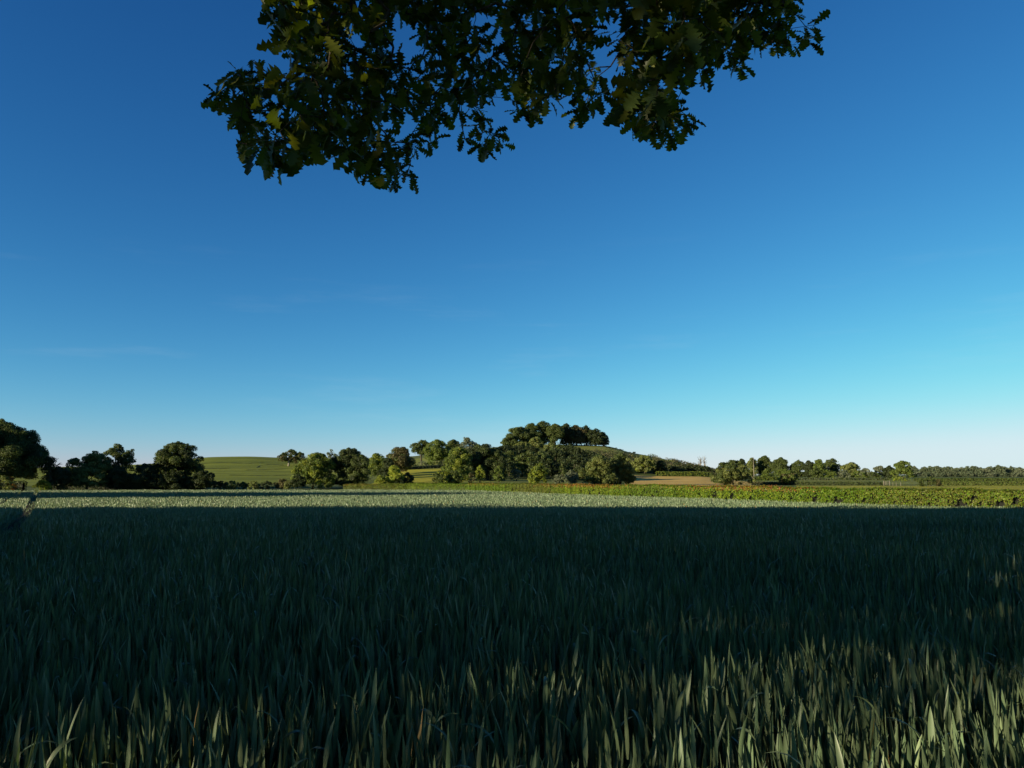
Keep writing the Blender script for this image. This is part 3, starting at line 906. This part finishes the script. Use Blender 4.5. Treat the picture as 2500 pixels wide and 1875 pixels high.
# ---------------------------------------------------------------- hedges
def hedge(name, label, pts, hts, width, leaf, dens, mats, pick, core=True, holes=None, seed=1, group=None):
    """pts (n,2) path; leaf faces over front, top, back and ends of a trimmed bank of shrubs"""
    r = np.random.default_rng(seed)
    pts = np.asarray(pts, float)
    seg = np.linalg.norm(np.diff(pts, axis=0), axis=1)
    S = np.concatenate([[0], np.cumsum(seg)])
    Lh = S[-1]
    hts = np.broadcast_to(np.asarray(hts, float), (len(pts),))

    def pos(s_):
        return np.stack([np.interp(s_, S, pts[:, 0]), np.interp(s_, S, pts[:, 1])], -1), np.interp(s_, S, hts)

    def nrm(s_):
        a, _ = pos(np.clip(s_ - 1.5, 0, Lh))
        b, _ = pos(np.clip(s_ + 1.5, 0, Lh))
        t_ = unit(b - a)
        return np.stack([-t_[:, 1], t_[:, 0]], -1)
    t = thing(name, label, 'hedge', (pts[0, 0], pts[0, 1], float(zt(pts[0, 0], pts[0, 1]))), group)
    H = hts.mean()
    n = int(dens * 3.2 * Lh * (2 * H + width) / leaf**2)
    s_ = r.uniform(0, Lh, n)
    k = r.uniform(0, 2 * H + width, n)
    c, h = pos(s_)
    nr = nrm(s_)
    wob = 1 + .022 * np.sin(s_ * .9) + .02 * np.sin(s_ * 2.3 + 1) + .02 * np.sin(s_ * .31 + 2)
    side = np.where(k < H, -1.0, np.where(k < H + width, 0, 1))
    zf = np.where(side == -1, k / H, np.where(side == 1, (k - H - width) / H, 1.0))
    off = np.where(side == 0, (k - H) / width - .5, side * .5)
    off = off * width * (1 + .09 * np.sin(s_ * 1.7 + zf * 3) + .06 * np.sin(s_ * 4.1 + 2))
    zz = zf * h * wob + np.where(side == 0, np.abs(r.normal(0, .06, n)) * (r.uniform(0, 1, n) < .5), 0)
    x = c[:, 0] + nr[:, 0] * off
    y = c[:, 1] + nr[:, 1] * off
    inn = np.abs(r.normal(0, .07 * H / 2, n))
    nx = np.stack([nr[:, 0] * side, nr[:, 1] * side, np.where(side == 0, 1.0, .25)], -1)
    x -= nx[:, 0] * inn
    y -= nx[:, 1] * inn
    z = zt(x, y) + zz
    keep = np.ones(n, bool)
    if holes is not None:
        keep = ~holes(s_, zf, side, r)
    cc = np.stack([x, y, z], -1)[keep]
    nn = (nx + r.normal(0, .5, (n, 3)))[keep]
    L = leaf * r.uniform(.6, 1.4, n)[keep]
    q = leaf_quads(cc, nn, L, L * .75, r)
    mi = pick(s_, zf, side, r)[keep]
    mesh_obj('foliage', q, np.arange(len(q)).reshape(-1, 4), [M[m] for m in mats], t, mi)
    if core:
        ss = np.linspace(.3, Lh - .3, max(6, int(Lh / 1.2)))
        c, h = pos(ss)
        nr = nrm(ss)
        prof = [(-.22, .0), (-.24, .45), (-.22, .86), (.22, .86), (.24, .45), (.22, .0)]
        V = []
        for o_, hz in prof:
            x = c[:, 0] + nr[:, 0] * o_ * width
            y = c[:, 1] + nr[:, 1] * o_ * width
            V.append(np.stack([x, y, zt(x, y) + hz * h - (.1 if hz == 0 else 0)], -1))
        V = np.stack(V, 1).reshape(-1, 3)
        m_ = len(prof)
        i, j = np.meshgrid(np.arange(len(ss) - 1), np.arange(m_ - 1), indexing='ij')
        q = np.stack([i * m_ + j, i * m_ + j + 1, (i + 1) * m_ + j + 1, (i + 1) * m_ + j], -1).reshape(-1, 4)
        mesh_obj('twigs', V, q, M['twig'], t)  # solid inner core, coloured as dark as the shade behind the leaf gaps
    return t


def noise1(s_, f, seed):
    r = np.random.default_rng(seed)
    return sum(np.sin(s_ * f * r.uniform(.5, 1.8) + r.uniform(0, 6.28)) for _ in range(4)) / 2.2


def pick_main(s_, zf, side, r):
    n = len(s_)
    mi = np.zeros(n, int)
    ky = noise1(s_, .11, 3)
    rr = r.uniform(0, 1, n)
    mi = np.where(rr < np.clip(.12 + .45 * ky, 0.03, .75), 1, mi)
    ko = noise1(s_, .09, 8)
    mi = np.where(r.uniform(0, 1, n) < np.clip(ko - .25, 0, .9) * 1.2, 2, mi)
    kb = np.clip(.25 + .6 * noise1(s_, .10, 5), 0, 1)
    mi = np.where((zf > .78) & (r.uniform(0, 1, n) < kb * np.clip((zf - .72) / .28, 0, 1) * .95), 3, mi)
    return mi


def hole_main(s_, zf, side, r):
    f = np.sin(s_ * 2.1 + zf * 4) + np.sin(s_ * 4.3 - zf * 6 + 1) + .9 * np.sin(s_ * 7.9 + zf * 11) + .8 * np.sin(s_ * .41 + .6)
    lo = np.interp(zf, [0, .1, .35, .6, .8, 1], [.7, 1.0, .9, .35, -.6, -2])
    near = np.interp(s_, [0, 60, 110, 150], [1.5, 1.2, .5, -.6])
    return (side == 1) & (f + lo + near > 3.2) & (r.uniform(0, 1, len(s_)) < .95)


hedge('trimmed_hedge', 'long trimmed yellow green hedge with bronze tips along the wheat', HEDGE, [1.75, 1.82, 1.98, 2.1, 2.0, 1.9, 1.7], 1.5, .12, 1.2,
      ['hedge', 'hedgey', 'hedgeo', 'rust'], pick_main, holes=hole_main, seed=11)


def pick_two(f, m):
    def g_(s_, zf, side, r):
        return (r.uniform(0, 1, len(s_)) < f).astype(int)
    return g_


def px_path(l):
    return [(xu(u, d_), d_) for u, d_ in l]


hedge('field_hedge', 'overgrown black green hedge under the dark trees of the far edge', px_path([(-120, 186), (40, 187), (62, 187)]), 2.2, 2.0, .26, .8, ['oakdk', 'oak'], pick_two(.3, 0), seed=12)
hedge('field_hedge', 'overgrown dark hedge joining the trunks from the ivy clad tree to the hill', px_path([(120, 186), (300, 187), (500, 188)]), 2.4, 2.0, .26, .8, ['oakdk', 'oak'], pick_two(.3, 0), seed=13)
hedge('field_hedge', 'dark low hedge running to the small field gate', px_path([(1930, 236), (2000, 234), (2080, 231), (2155, 229)]), .95, 1.6, .26, 1.0, ['oakdk', 'oak'], pick_two(.5, 0), seed=2)
hedge('field_hedge', 'green hedge behind the open yellow pasture', px_path([(2288, 226), (2400, 225), (2520, 225), (2640, 225)]), 1.2, 1.6, .26, 1.0, ['green', 'olive'], pick_two(.4, 0), seed=3)
hedge('field_hedge', 'farther green hedge parallel to the pasture hedge in front of the wood', px_path([(2232, 352), (2400, 350), (2520, 350), (2680, 350)]), 1.25, 1.8, .36, 1.0, ['green', 'oak'], pick_two(.5, 0), seed=4)
hedge('field_hedge', 'bright green strip hedge at the top of the brown field', px_path([(1604, 334), (1660, 336), (1735, 340)]), 1.7, 3.0, .38, 1.0, ['lime', 'green'], pick_two(.5, 0), seed=5)
hedge('field_hedge', 'green hedge below the tree row past the pale pole', px_path([(1842, 372), (1890, 374), (1940, 376)]), 1.7, 2.5, .40, 1.0, ['lime', 'green'], pick_two(.6, 0), seed=6)
hedge('field_hedge', 'dark hedge between the wide hawthorn and the reddish tree', px_path([(1832, 240), (1885, 239), (1940, 237)]), .9, 1.2, .28, 1.0, ['oakdk', 'brown'], pick_two(.4, 0), seed=7)
hedge('field_hedge', 'grassy hedge bank at the foot of the tree row', px_path([(1940, 392), (2060, 394), (2170, 398)]), 1.2, 2.5, .40, 1.0, ['green', 'grey'], pick_two(.5, 0), seed=8)
hedge('field_hedge', 'dark sloping hedge along the top of the meadow', px_path([(984, 296), (1030, 300), (1082, 304)]), 1.1, 2.0, .36, 1.0, ['oakdk', 'grey'], pick_two(.3, 0), seed=9)
hedge('field_hedge', 'dark hedge below the meadow beside the round dark bush', px_path([(1000, 192), (1040, 193), (1068, 194)]), .6, 1.0, .24, 1.0, ['oakdk', 'brown'], pick_two(.5, 0), seed=10)

# ---------------------------------------------------------------- heath scrub, slope wood, far wood
r = np.random.default_rng(21)
mb = MB()
pts = []
while len(pts) < 420:
    u = r.uniform(1590, 1770)
    dd = r.uniform(352, 452)
    pts.append((u, dd, 1))
for _ in range(330):
    pts.append((r.uniform(1385, 1610), r.uniform(366, 428), 0))
for u, dd, k in pts:
    x = xu(u, dd)
    z = float(zt(x, dd))
    rc = r.uniform(.8, 2.0)
    n = 34
    dr = sph(n, r)
    dr[:, 2] = np.abs(dr[:, 2])
    mb.quads(leaf_quads(np.array((x, dd, z)) + dr * rc * np.array((1.3, 1.3, .9)), dr + r.normal(0, .5, (n, 3)), .55, .45, r), int(r.choice(3, p=[.6, .25, .15])))
tag(mb.build('heath_scrub', [M['scrub'], M['oakdk'], M['olive']]), 'brown heathy scrub covering the falling shoulder of the hill', 'scrub', kind='stuff')

mb = MB()
tk = MB()
for k in range(46):
    u = r.uniform(1150, 1500)
    dd = r.uniform(268, 385)
    if u > 1440 and dd > 340:
        continue
    x = xu(u, dd)
    z = float(zt(x, dd))
    h = r.uniform(6, 10)
    cl = crown_mesh(mb, x, dd, z + .2, z + h, r.uniform(8, 13), r, .5, 14, .9, 0, mi=int(r.choice(2, p=[.7, .3])))
    tk.tube([(x, dd, z - .3), (x, dd, z + h * .6)], [.25, .12], 5)
for k in range(26):
    u = r.uniform(1540, 1735)
    dd = r.uniform(344, 352) + (u - 1540) * .12
    x = xu(u, dd)
    z = float(zt(x, dd))
    h = r.uniform(2.2, 4.2)
    crown_mesh(mb, x, dd, z, z + h, r.uniform(4, 8), r, .5, 9, .9, 0, mi=0)
mb.v += tk.v
mb.q += [q + mb.n for q in tk.q]
mb.mi += [np.full(len(q), 2) for q in tk.q]
tag(mb.build('slope_wood', [M['oakdk'], M['oak'], M['bark']]), 'dark shaded wood covering the slope under the hilltop copse', 'wood', kind='stuff')

mb = MB()
for k in range(150):
    u = r.uniform(2215, 2900)
    x = xu(u, 690.0)
    crown_mesh(mb, x, 690.0 + r.uniform(-6, 6), float(zt(x, 690.0)) - .3, float(zt(x, 690.0)) + r.uniform(3, 5), r.uniform(6, 9), r, .8, 6, .9, 0, mi=int(r.choice(2, p=[.7, .3])))
for k in range(150):
    u = r.uniform(2225, 2900)
    dd = r.uniform(700, 860)
    x = xu(u, dd)
    z = float(zt(x, dd))
    h = r.uniform(6.2, 9.4) + (dd - 700) * .010
    crown_mesh(mb, x, dd, z, z + h, r.uniform(9, 15), r, .85, 12, .9, 0, mi=int(r.choice(2, p=[.7, .3])))
    mb.tube([(x, dd, z - .3), (x, dd, z + h * .6)], [.3, .15], 5, 2)
tag(mb.build('far_wood', [M['wood'], M['grey'], M['bark']]), 'long grey green wood on the horizon beyond the pastures', 'wood', kind='stuff')
FW = 'standard trees rising over the far wood'
for u, vt, wp, lb in [(2292, 1139, 24, 'broad low dome, first to rise over the far wood'), (2364, 1137, 20, 'round dome with a twin beside it over the far wood'),
                      (2384, 1138, 19, 'flatter twin dome over the far wood'), (2438, 1135, 24, 'widest flat dome over the far wood'), (2470, 1138, 14, 'small dome past the widest one over the far wood')]:
    tree('far_tree', lb, u, vt, wp, 780, 'wood', clear=.3, nclump=12, leaf=.8, group=FW, nlimb=3)

# ---------------------------------------------------------------- overhanging oak
OAKX, OAKY = 3.6, -3.6
oak = thing('overhanging_oak', 'big oak whose dark leafy boughs hang down against the blue sky overhead', 'tree', (OAKX, OAKY, 0))
r = np.random.default_rng(33)
POLY = [(640, -160), (652, 0), (645, 54), (640, 70), (656, 98), (696, 119), (707, 145), (721, 170), (685, 174), (656, 168), (640, 158), (612, 160), (587, 166), (545, 178), (538, 202), (486, 222), (500, 242),
        (519, 246), (512, 300), (537, 289), (545, 262), (569, 304), (569, 333), (590, 362), (623, 405), (656, 430), (685, 405), (728, 405), (757, 383), (808, 390), (837, 396), (855, 436), (909, 436), (960, 448),
        (1007, 448), (1018, 434), (1000, 392), (1050, 396), (1030, 365), (1072, 360), (1076, 340), (1094, 350), (1106, 325), (1137, 358), (1184, 384), (1213, 386), (1228, 365), (1250, 336), (1210, 315), (1195, 285),
        (1185, 253), (1250, 250), (1257, 275), (1286, 294), (1322, 305), (1324, 286), (1310, 250), (1328, 272), (1354, 266), (1346, 239), (1369, 206), (1378, 231), (1402, 239), (1382, 268), (1380, 303), (1405, 289),
        (1422, 280), (1440, 282), (1462, 266), (1476, 250), (1487, 298), (1518, 277), (1505, 333), (1525, 330), (1541, 330), (1572, 341), (1594, 336), (1615, 338), (1633, 362), (1664, 358), (1652, 314), (1688, 318),
        (1690, 304), (1664, 280), (1675, 250), (1652, 228), (1640, 195), (1666, 183), (1677, 197), (1698, 184), (1727, 190), (1754, 176), (1742, 159), (1764, 130), (1767, 148), (1792, 159), (1792, 181), (1827, 184),
        (1836, 163), (1832, 127), (1865, 119), (1872, 98), (1894, 121), (1923, 109), (1959, 125), (1992, 108), (1985, 84), (2004, 76), (2004, 47), (1988, 44), (1966, 66), (1952, 69), (1966, 36), (1953, 11), (1960, -160)]
HOLES = [[(952, 60), (985, 42), (1022, 60), (1030, 120), (1018, 150), (990, 140), (960, 140), (946, 100)], [(842, 80), (880, 70), (884, 92), (850, 98)],
         [(1168, 40), (1214, 34), (1222, 62), (1176, 70)], [(1182, 100), (1226, 104), (1226, 140), (1186, 138)],
         [(1466, 40), (1480, 24), (1520, 16), (1520, 66), (1500, 70), (1496, 100), (1506, 120), (1496, 150), (1508, 190), (1504, 240), (1490, 200), (1474, 230), (1462, 214), (1456, 170), (1426, 148), (1440, 124), (1466, 100)],
         [(935, 300), (975, 292), (1000, 274), (1006, 330), (960, 340)], [(1060, 300), (1130, 296), (1126, 318), (1080, 324)], [(780, 218), (800, 222), (800, 240), (780, 240)], [(1800, 0), (1830, 10), (1820, 30), (1795, 22)],
         [(1880, 20), (1900, 14), (1900, 34), (1882, 38)], [(615, 280), (660, 270), (650, 300), (622, 300)]]


def inside(poly, px, py):
    poly = np.asarray(poly, float)
    x0, y0 = poly[:, 0], poly[:, 1]
    x1, y1 = np.roll(x0, -1), np.roll(y0, -1)
    c = np.zeros(len(px), bool)
    for a, b, cc, dd in zip(x0, y0, x1, y1):
        if b == dd:
            continue
        h = ((b > py) != (dd > py)) & (px < (cc - a) * (py - b) / (dd - b) + a)
        c ^= h
    return c


def edge_dist(poly, px, py):
    poly = np.asarray(poly, float)
    q = np.roll(poly, -1, 0)
    best = np.full(len(px), 1e9)
    for a, b in zip(poly, q):
        ab = b - a
        t_ = np.clip(((px - a[0]) * ab[0] + (py - a[1]) * ab[1]) / (ab @ ab + 1e-9), 0, 1)
        best = np.minimum(best, np.hypot(px - a[0] - t_ * ab[0], py - a[1] - t_ * ab[1]))
    return best


nL = 15000
pu = r.uniform(470, 2010, nL)
pv = r.uniform(-155, 455, nL)
ok = inside(POLY, pu, pv)
ed = edge_dist(POLY, pu, pv)
inh = np.zeros(nL, bool)
for h_ in HOLES:
    inh |= inside(h_, pu, pv)
    ed = np.where(inside(h_, pu, pv), -1, np.minimum(ed, edge_dist(h_, pu, pv)))
ok &= ~inh & (ed > 7)
pu, pv, ed = pu[ok], pv[ok], ed[ok]
# twig ends: thin to a blue-noise set
keep = []
for i in range(len(pu)):
    if len(keep) >= 760:
        break
    if all((pu[i] - pu[j])**2 + (pv[i] - pv[j])**2 > 18.5**2 for j in keep):
        keep.append(i)
pu, pv, ed = pu[keep], pv[keep], ed[keep]
dep = 3.6 + .5 * np.sin(pu * .006 + 1) + r.uniform(-.55, .65, len(pu))
dep = np.where(ed < 20, 3.4 + .35 * np.sin(pu * .006 + 1) + r.uniform(-.3, .4, len(pu)), dep)
EP = np.array([at(a, b, c) for a, b, c in zip(pu, pv, dep)])
tips_ed = ed
ROOTS = [(1000, -230, 3.5), (1350, -260, 3.8), (1640, -240, 3.7), (760, -220, 3.6), (1880, -210, 3.4)]
nodes = [at(*q) for q in ROOTS]
parent_ = [-1] * len(ROOTS)
own = list(range(len(ROOTS)))
todo = list(np.argsort([min(np.linalg.norm(p - q) for q in nodes[:5]) for p in EP]))
tip_node = {}
for i in todo:
    p = EP[i]
    nd = np.array(nodes)
    dv = nd - p
    # prefer a node higher up the bough (boughs hang down)
    cost = np.linalg.norm(dv, axis=1) + np.where(nd[:, 2] < p[2], .35 * (p[2] - nd[:, 2]), 0)
    j = int(np.argmin(cost))
    mid = (nodes[j] + p) / 2 + r.normal(0, .02, 3)
    nodes.append(mid)
    parent_.append(j)
    own.append(own[j])
    nodes.append(p)
    parent_.append(len(nodes) - 2)
    own.append(own[j])
    tip_node[i] = len(nodes) - 1
desc = np.ones(len(nodes))
for k in range(len(nodes) - 1, -1, -1):
    if parent_[k] >= 0:
        desc[parent_[k]] += desc[k]
twb = [MB() for _ in ROOTS]
for k in range(len(nodes)):
    if parent_[k] >= 0:
        r0 = .0011 * desc[k]**.42
        r1 = .0011 * min(desc[parent_[k]], desc[k] * 1.6)**.42
        twb[own[k]].tube([nodes[parent_[k]], (nodes[parent_[k]] + nodes[k]) / 2, nodes[k]], [r1, (r0 + r1) / 2, r0], 5)


def oak_leaf_geo(K=12):
    t = np.linspace(0, 1, K)
    w = np.array([.02, .06, .18, .075, .24, .10, .30, .13, .33, .15, .23, .03])
    return t, w


LT, LW = oak_leaf_geo()


def oak_leaves(mb, base, dirv, nrmv, L, r, mi):
    n = len(base)
    dirv = unit(dirv)
    sd = unit(np.cross(dirv, nrmv))
    nn = np.cross(sd, dirv)
    bend = r.normal(-.18, .22, n)
    K = len(LT)
    V = np.empty((n, K, 3, 3))
    for k in range(K):
        t_ = LT[k]
        m = base + dirv * (L * (t_ + .10))[:, None] + nn * (L * bend * t_ * t_)[:, None]
        jl = 1 + r.normal(0, .13, n)
        jr = 1 + r.normal(0, .13, n)
        fl = r.uniform(.05, .35, n)
        V[:, k, 0] = m - sd * (L * LW[k] * jl)[:, None] + nn * (L * LW[k] * fl)[:, None]
        V[:, k, 1] = m
        V[:, k, 2] = m + sd * (L * LW[k] * jr)[:, None] + nn * (L * LW[k] * fl)[:, None]
    vid = np.arange(n * K * 3).reshape(n, K, 3)
    q = np.stack([vid[:, :-1, :-1], vid[:, :-1, 1:], vid[:, 1:, 1:], vid[:, 1:, :-1]], -1).reshape(-1, 4)
    mb.v.append(V.reshape(-1, 3))
    mb.q.append(q + mb.n)
    mb.mi.append(np.repeat(mi, (K - 1) * 2))
    mb.n += n * K * 3


lvb = [MB() for _ in ROOTS]
for i, k in tip_node.items():
    p = nodes[k]
    g0 = unit(p - nodes[parent_[k]])
    n = int(r.integers(4, 8))
    az = r.uniform(0, 6.28) + np.arange(n) * 2.4 + r.normal(0, .3, n)
    ax1 = unit(np.cross(g0, np.array((.2, .5, .8))))
    ax2 = np.cross(g0, ax1)
    spread = r.uniform(.7, 1.35, n)
    dv = g0[None] * np.cos(spread)[:, None] + (np.cos(az)[:, None] * ax1 + np.sin(az)[:, None] * ax2) * np.sin(spread)[:, None]
    dv[:, 2] -= .35
    up = np.array((0, 0, 1.0)) + r.normal(0, .45, (n, 3))
    if tips_ed[i] < 26:
        L = r.uniform(.055, .085, n)
    else:
        L = r.uniform(.07, .12, n)
    bs = p[None] - g0[None] * r.uniform(0, .06, n)[:, None]
    mi = (r.uniform(0, 1, n) < .35).astype(int)
    oak_leaves(lvb[own[k]], bs, dv, up, L, r, mi)
# trunk, limbs and the crown above and behind the camera
tb = MB()
tb.tube([(OAKX, OAKY, -.3), (OAKX, OAKY, .4), (OAKX - .1, OAKY + .1, 2.5), (OAKX - .1, OAKY + .2, 5), (OAKX - .3, OAKY + .3, 9), (OAKX - .2, OAKY, 12)], [.85, .6, .5, .42, .28, .12], 12)
for kk, (q0, z0) in enumerate(zip(ROOTS, (4.6, 5.4, 4.9, 5.8, 4.4))):
    e = at(*q0)
    s0 = np.array((OAKX - .1, OAKY + .2, z0))
    mid = (s0 + e) / 2 + np.array((0, 0, .9))
    tb.tube([s0, (s0 + mid) / 2 + np.array((0, 0, .3)), mid, (mid + e) / 2 + np.array((0, 0, .15)), e], [.17, .12, .08, .045, .5 * .0011 * 60**.42 * 2], 8)
tb.build('trunk', M['bark'], oak, True)
cb = MB()
crown_mesh(cb, 2.0, 1.5, 6.2, 18, 21, r, .36, 50, .9, 0, 20, .35, fill=.4)
cm = cb
V = np.concatenate(cm.v)
Q = np.concatenate(cm.q)
cen = V[Q].mean(1)
# the crown proper stays above the visible hanging boughs
el = (cen[:, 2] - EYE) / np.maximum(cen[:, 1], .3)
vis = (cen[:, 1] > .2) & (el < .80) & (np.abs(cen[:, 0]) < cen[:, 1] * 1.5 + 1)
mesh_obj('crown', V, Q[~vis], M['leaf'], oak)
for kk in range(len(ROOTS)):
    if not twb[kk].v or not lvb[kk].v:
        continue
    b = twb[kk].build('bough', M['bark'], oak, True)
    lo = lvb[kk].build('leaves', [M['leaf'], M['leafy']], b)
    lo.location = (0, 0, 0)

# ---------------------------------------------------------------- shelter belt along the near field edge (behind the viewpoint, casts the long shade)
r = np.random.default_rng(77)
SUN_EL, SUN_AZ = math.radians(12.0), math.radians(57.0)      # azimuth the light travels to, from +Y towards +X
mb = MB()
xk = -150.0
while xk < 75:
    w = r.uniform(11, 15)
    h = float(np.interp(xk, [-150, -122, -94, -70, -46, -20], [19.0, 20.8, 23.2, 22.0, 20.0, 18.5])) + r.normal(0, .9)
    yk = -3.2 + r.normal(0, .5)
    z0 = 4.2 if xk > -13.5 else 2.2
    if not (-1 < xk < 9):
        thin = -13.5 < xk < -3
        crown_mesh(mb, xk, yk, z0 + (.3 if thin else 0), h, w, r, .3 if thin else .55, 26 if thin else 30, .2 if thin else .9, .3 if thin else 0, 7, .45, fill=.08 if thin else .6)
        mb.tube([(xk, yk, -.3), (xk, yk, 4), (xk, yk, 10)], [.17, .14, .1] if thin else [.5, .38, .2], 8, 1)
    xk += r.uniform(6.5, 8)
for xk in np.arange(-150, 75, 1.6):
    if -13.5 < xk < -3.5 or -1.5 < xk < 3:
        continue
    hh = r.uniform(2.8, 3.8)
    crown_mesh(mb, xk, -3.4 + r.normal(0, .3), 0, hh, 3.2, r, .3, 10, 1.0, 0, 2.4, .4, fill=.5)
crown_mesh(mb, -10.9, -3.0, .2, 4.6, 2.0, r, .2, 16, 1.0, 0, 1.3, .45, fill=1.2)  # unseen bushes and leaf layers added to narrow the sunlit patch
crown_mesh(mb, -14.0, -3.3, .2, 5.6, 2.6, r, .25, 16, 1.0, 0, 1.6, .45, fill=1.2)
crown_mesh(mb, -12.6, -3.3, .2, 5.2, 2.6, r, .25, 16, 1.0, 0, 1.6, .45, fill=1.2)
crown_mesh(mb, -10.2, -3.5, 3.25, 4.7, 6.0, r, .16, 26, .5, 0, 1.8, .45, fill=.5)
crown_mesh(mb, -12.2, -3.4, 4.2, 5.5, 5.2, r, .25, 16, 1.0, 0, 2.0, .45, fill=1.0)
# leaf scatter and thin stems added in the belt gap, shaped to dapple the wheat
nq = 1300
qx = r.uniform(-10.4, -5.2, nq)
keepq = r.uniform(0, 1, nq) < np.interp(qx, [-10.4, -9.6, -9.1, -8.5, -7.8, -7, -5.2], [1, .9, .22, .06, .03, .02, .02])
for q_ in qx[keepq]:
    c_ = np.array((q_, -3.7 + r.normal(0, .5), r.uniform(.7, 5.4)))
    dq = sph(14, r)
    mb.quads(leaf_quads(c_ + dq * r.uniform(.05, .4, 14)[:, None], dq + r.normal(0, .5, (14, 3)), .13, .09, r), 0)
for q_ in (-9.2, -7.6, -6.0):
    mb.tube([(q_, -3.8, -.2), (q_ + .1, -3.7, 2), (q_, -3.6, 4.6)], [.05, .035, .02], 6, 1)
for xk in np.arange(-150, -15.8, 3.2):
    crown_mesh(mb, xk, -4.0 + r.normal(0, .5), .2, r.uniform(8, 10), 6.0, r, .45, 18, 1.0, 0, 4.5, .4, fill=.6)
tag(mb.build('shelter_belt', [M['oakdk'], M['bark']]), 'tall belt of trees along the near edge of the wheat field', 'trees', kind='stuff')

mb = MB()
for y in np.arange(70, 126, 6.5):
    x, h, w = -84 - .41 * (y - 70), min(21.5, (135 - y) * .39), 12.5
    z = float(zt(x, y))
    crown_mesh(mb, x, y, z + .4, z + h, w, r, .5, 34, 1.0, 0, w * .9, .45, fill=.5)
    mb.tube([(x, y, z - .3), (x, y, z + 6)], [.45, .25], 8, 1)
tag(mb.build('side_belt', [M['oakdk'], M['bark']]), 'clump of trees on the side boundary of the wheat field', 'trees', kind='stuff')

# ---------------------------------------------------------------- light and sky
sun_d = bpy.data.lights.new('sun', 'SUN')
sun_d.energy = 5.0
sun_d.angle = math.radians(.53)
sun_d.color = (1.0, .87, .56)
sun = bpy.data.objects.new('sun', sun_d)
C.objects.link(sun)
ldir = Vector((math.sin(SUN_AZ) * math.cos(SUN_EL), math.cos(SUN_AZ) * math.cos(SUN_EL), -math.sin(SUN_EL)))
sun.rotation_euler = ldir.to_track_quat('-Z', 'Y').to_euler()
sun.location = (-60, -40, 40)

w = bpy.data.worlds.new('World')
scene.world = w
w.use_nodes = True
nt = w.node_tree
nt.nodes.clear()
out = nt.nodes.new('ShaderNodeOutputWorld')
bg = nt.nodes.new('ShaderNodeBackground')
sky = nt.nodes.new('ShaderNodeTexSky')
sky.sky_type = 'NISHITA'
sky.sun_disc = False
sky.sun_elevation = SUN_EL
sky.sun_rotation = SUN_AZ + math.pi
sky.altitude = 0
sky.air_density = 1.0
sky.dust_density = 0.0
sky.ozone_density = 6.0
bg.inputs[1].default_value = .0525
sep = nt.nodes.new('ShaderNodeSeparateColor')
comb = nt.nodes.new('ShaderNodeCombineColor')
nt.links.new(sky.outputs[0], sep.inputs[0])


def wmath(op, a, b):
    n_ = nt.nodes.new('ShaderNodeMath')
    n_.operation = op
    for i_, q_ in enumerate((a, b)):
        if isinstance(q_, (int, float)):
            n_.inputs[i_].default_value = q_
        else:
            nt.links.new(q_, n_.inputs[i_])
    return n_.outputs[0]


# colour response of the sky: deeper, more saturated blue than the raw model
def soft(x_, lim, k_):
    n_ = wmath('SMOOTH_MIN', x_, lim)
    n_.node.inputs[2].default_value = k_
    return n_


nt.links.new(soft(wmath('MULTIPLY', wmath('POWER', sep.outputs[0], 1.65),  .98), 6.2, 3.0), comb.inputs[0])
nt.links.new(soft(wmath('MULTIPLY', wmath('POWER', sep.outputs[1], 1.35), 1.08), 7.7, 5.0), comb.inputs[1])
nt.links.new(soft(wmath('MULTIPLY', wmath('MULTIPLY', wmath('POWER', sep.outputs[0], .255), wmath('POWER', sep.outputs[2], .761)), 2.11), 8.3, 6.0), comb.inputs[2])
# faint high wisps of cloud low over the land
tcw = nt.nodes.new('ShaderNodeTexCoord')
mpw = nt.nodes.new('ShaderNodeMapping')
mpw.inputs['Scale'].default_value = (3.2, 3.2, 26)
mpw.inputs['Rotation'].default_value = (0, .05, 0)
nzw = nt.nodes.new('ShaderNodeTexNoise')
nzw.inputs['Scale'].default_value = 1.0
nzw.inputs['Detail'].default_value = 6
nzw.inputs['Roughness'].default_value = .6
nt.links.new(tcw.outputs['Generated'], mpw.inputs[0])
nt.links.new(mpw.outputs[0], nzw.inputs['Vector'])
sxw = nt.nodes.new('ShaderNodeSeparateXYZ')
nt.links.new(tcw.outputs['Generated'], sxw.inputs[0])


def wmap(x_, a0, a1, b0, b1):
    n_ = nt.nodes.new('ShaderNodeMapRange')
    n_.interpolation_type = 'SMOOTHSTEP'
    for i_, q_ in enumerate((a0, a1, b0, b1)):
        n_.inputs[i_ + 1].default_value = q_
    nt.links.new(x_, n_.inputs[0])
    return n_.outputs[0]


wisp = wmath('MULTIPLY', wmap(nzw.outputs[0], .54, .78, 0, .07), wmath('MULTIPLY', wmap(sxw.outputs[2], .0, .05, 0, 1), wmap(sxw.outputs[2], .16, .34, 1, 0)))
mxw = nt.nodes.new('ShaderNodeMix')
mxw.data_type = 'RGBA'
nt.links.new(wisp, mxw.inputs[0])
nt.links.new(comb.outputs[0], mxw.inputs[6])
mxw.inputs[7].default_value = (6.2, 7.2, 7.8, 1)
nt.links.new(mxw.outputs[2], bg.inputs[0])
nt.links.new(bg.outputs[0], out.inputs[0])

scene.view_settings.view_transform = 'Standard'
scene.view_settings.look = 'None'
scene.view_settings.exposure = 1.05
scene.view_settings.gamma = 1
scene.view_settings.use_curve_mapping = False
scene.render.engine = 'CYCLES'
scene.cycles.max_bounces = 6
scene.cycles.diffuse_bounces = 3
scene.cycles.transparent_max_bounces = 4
scene.cycles.use_denoising = True
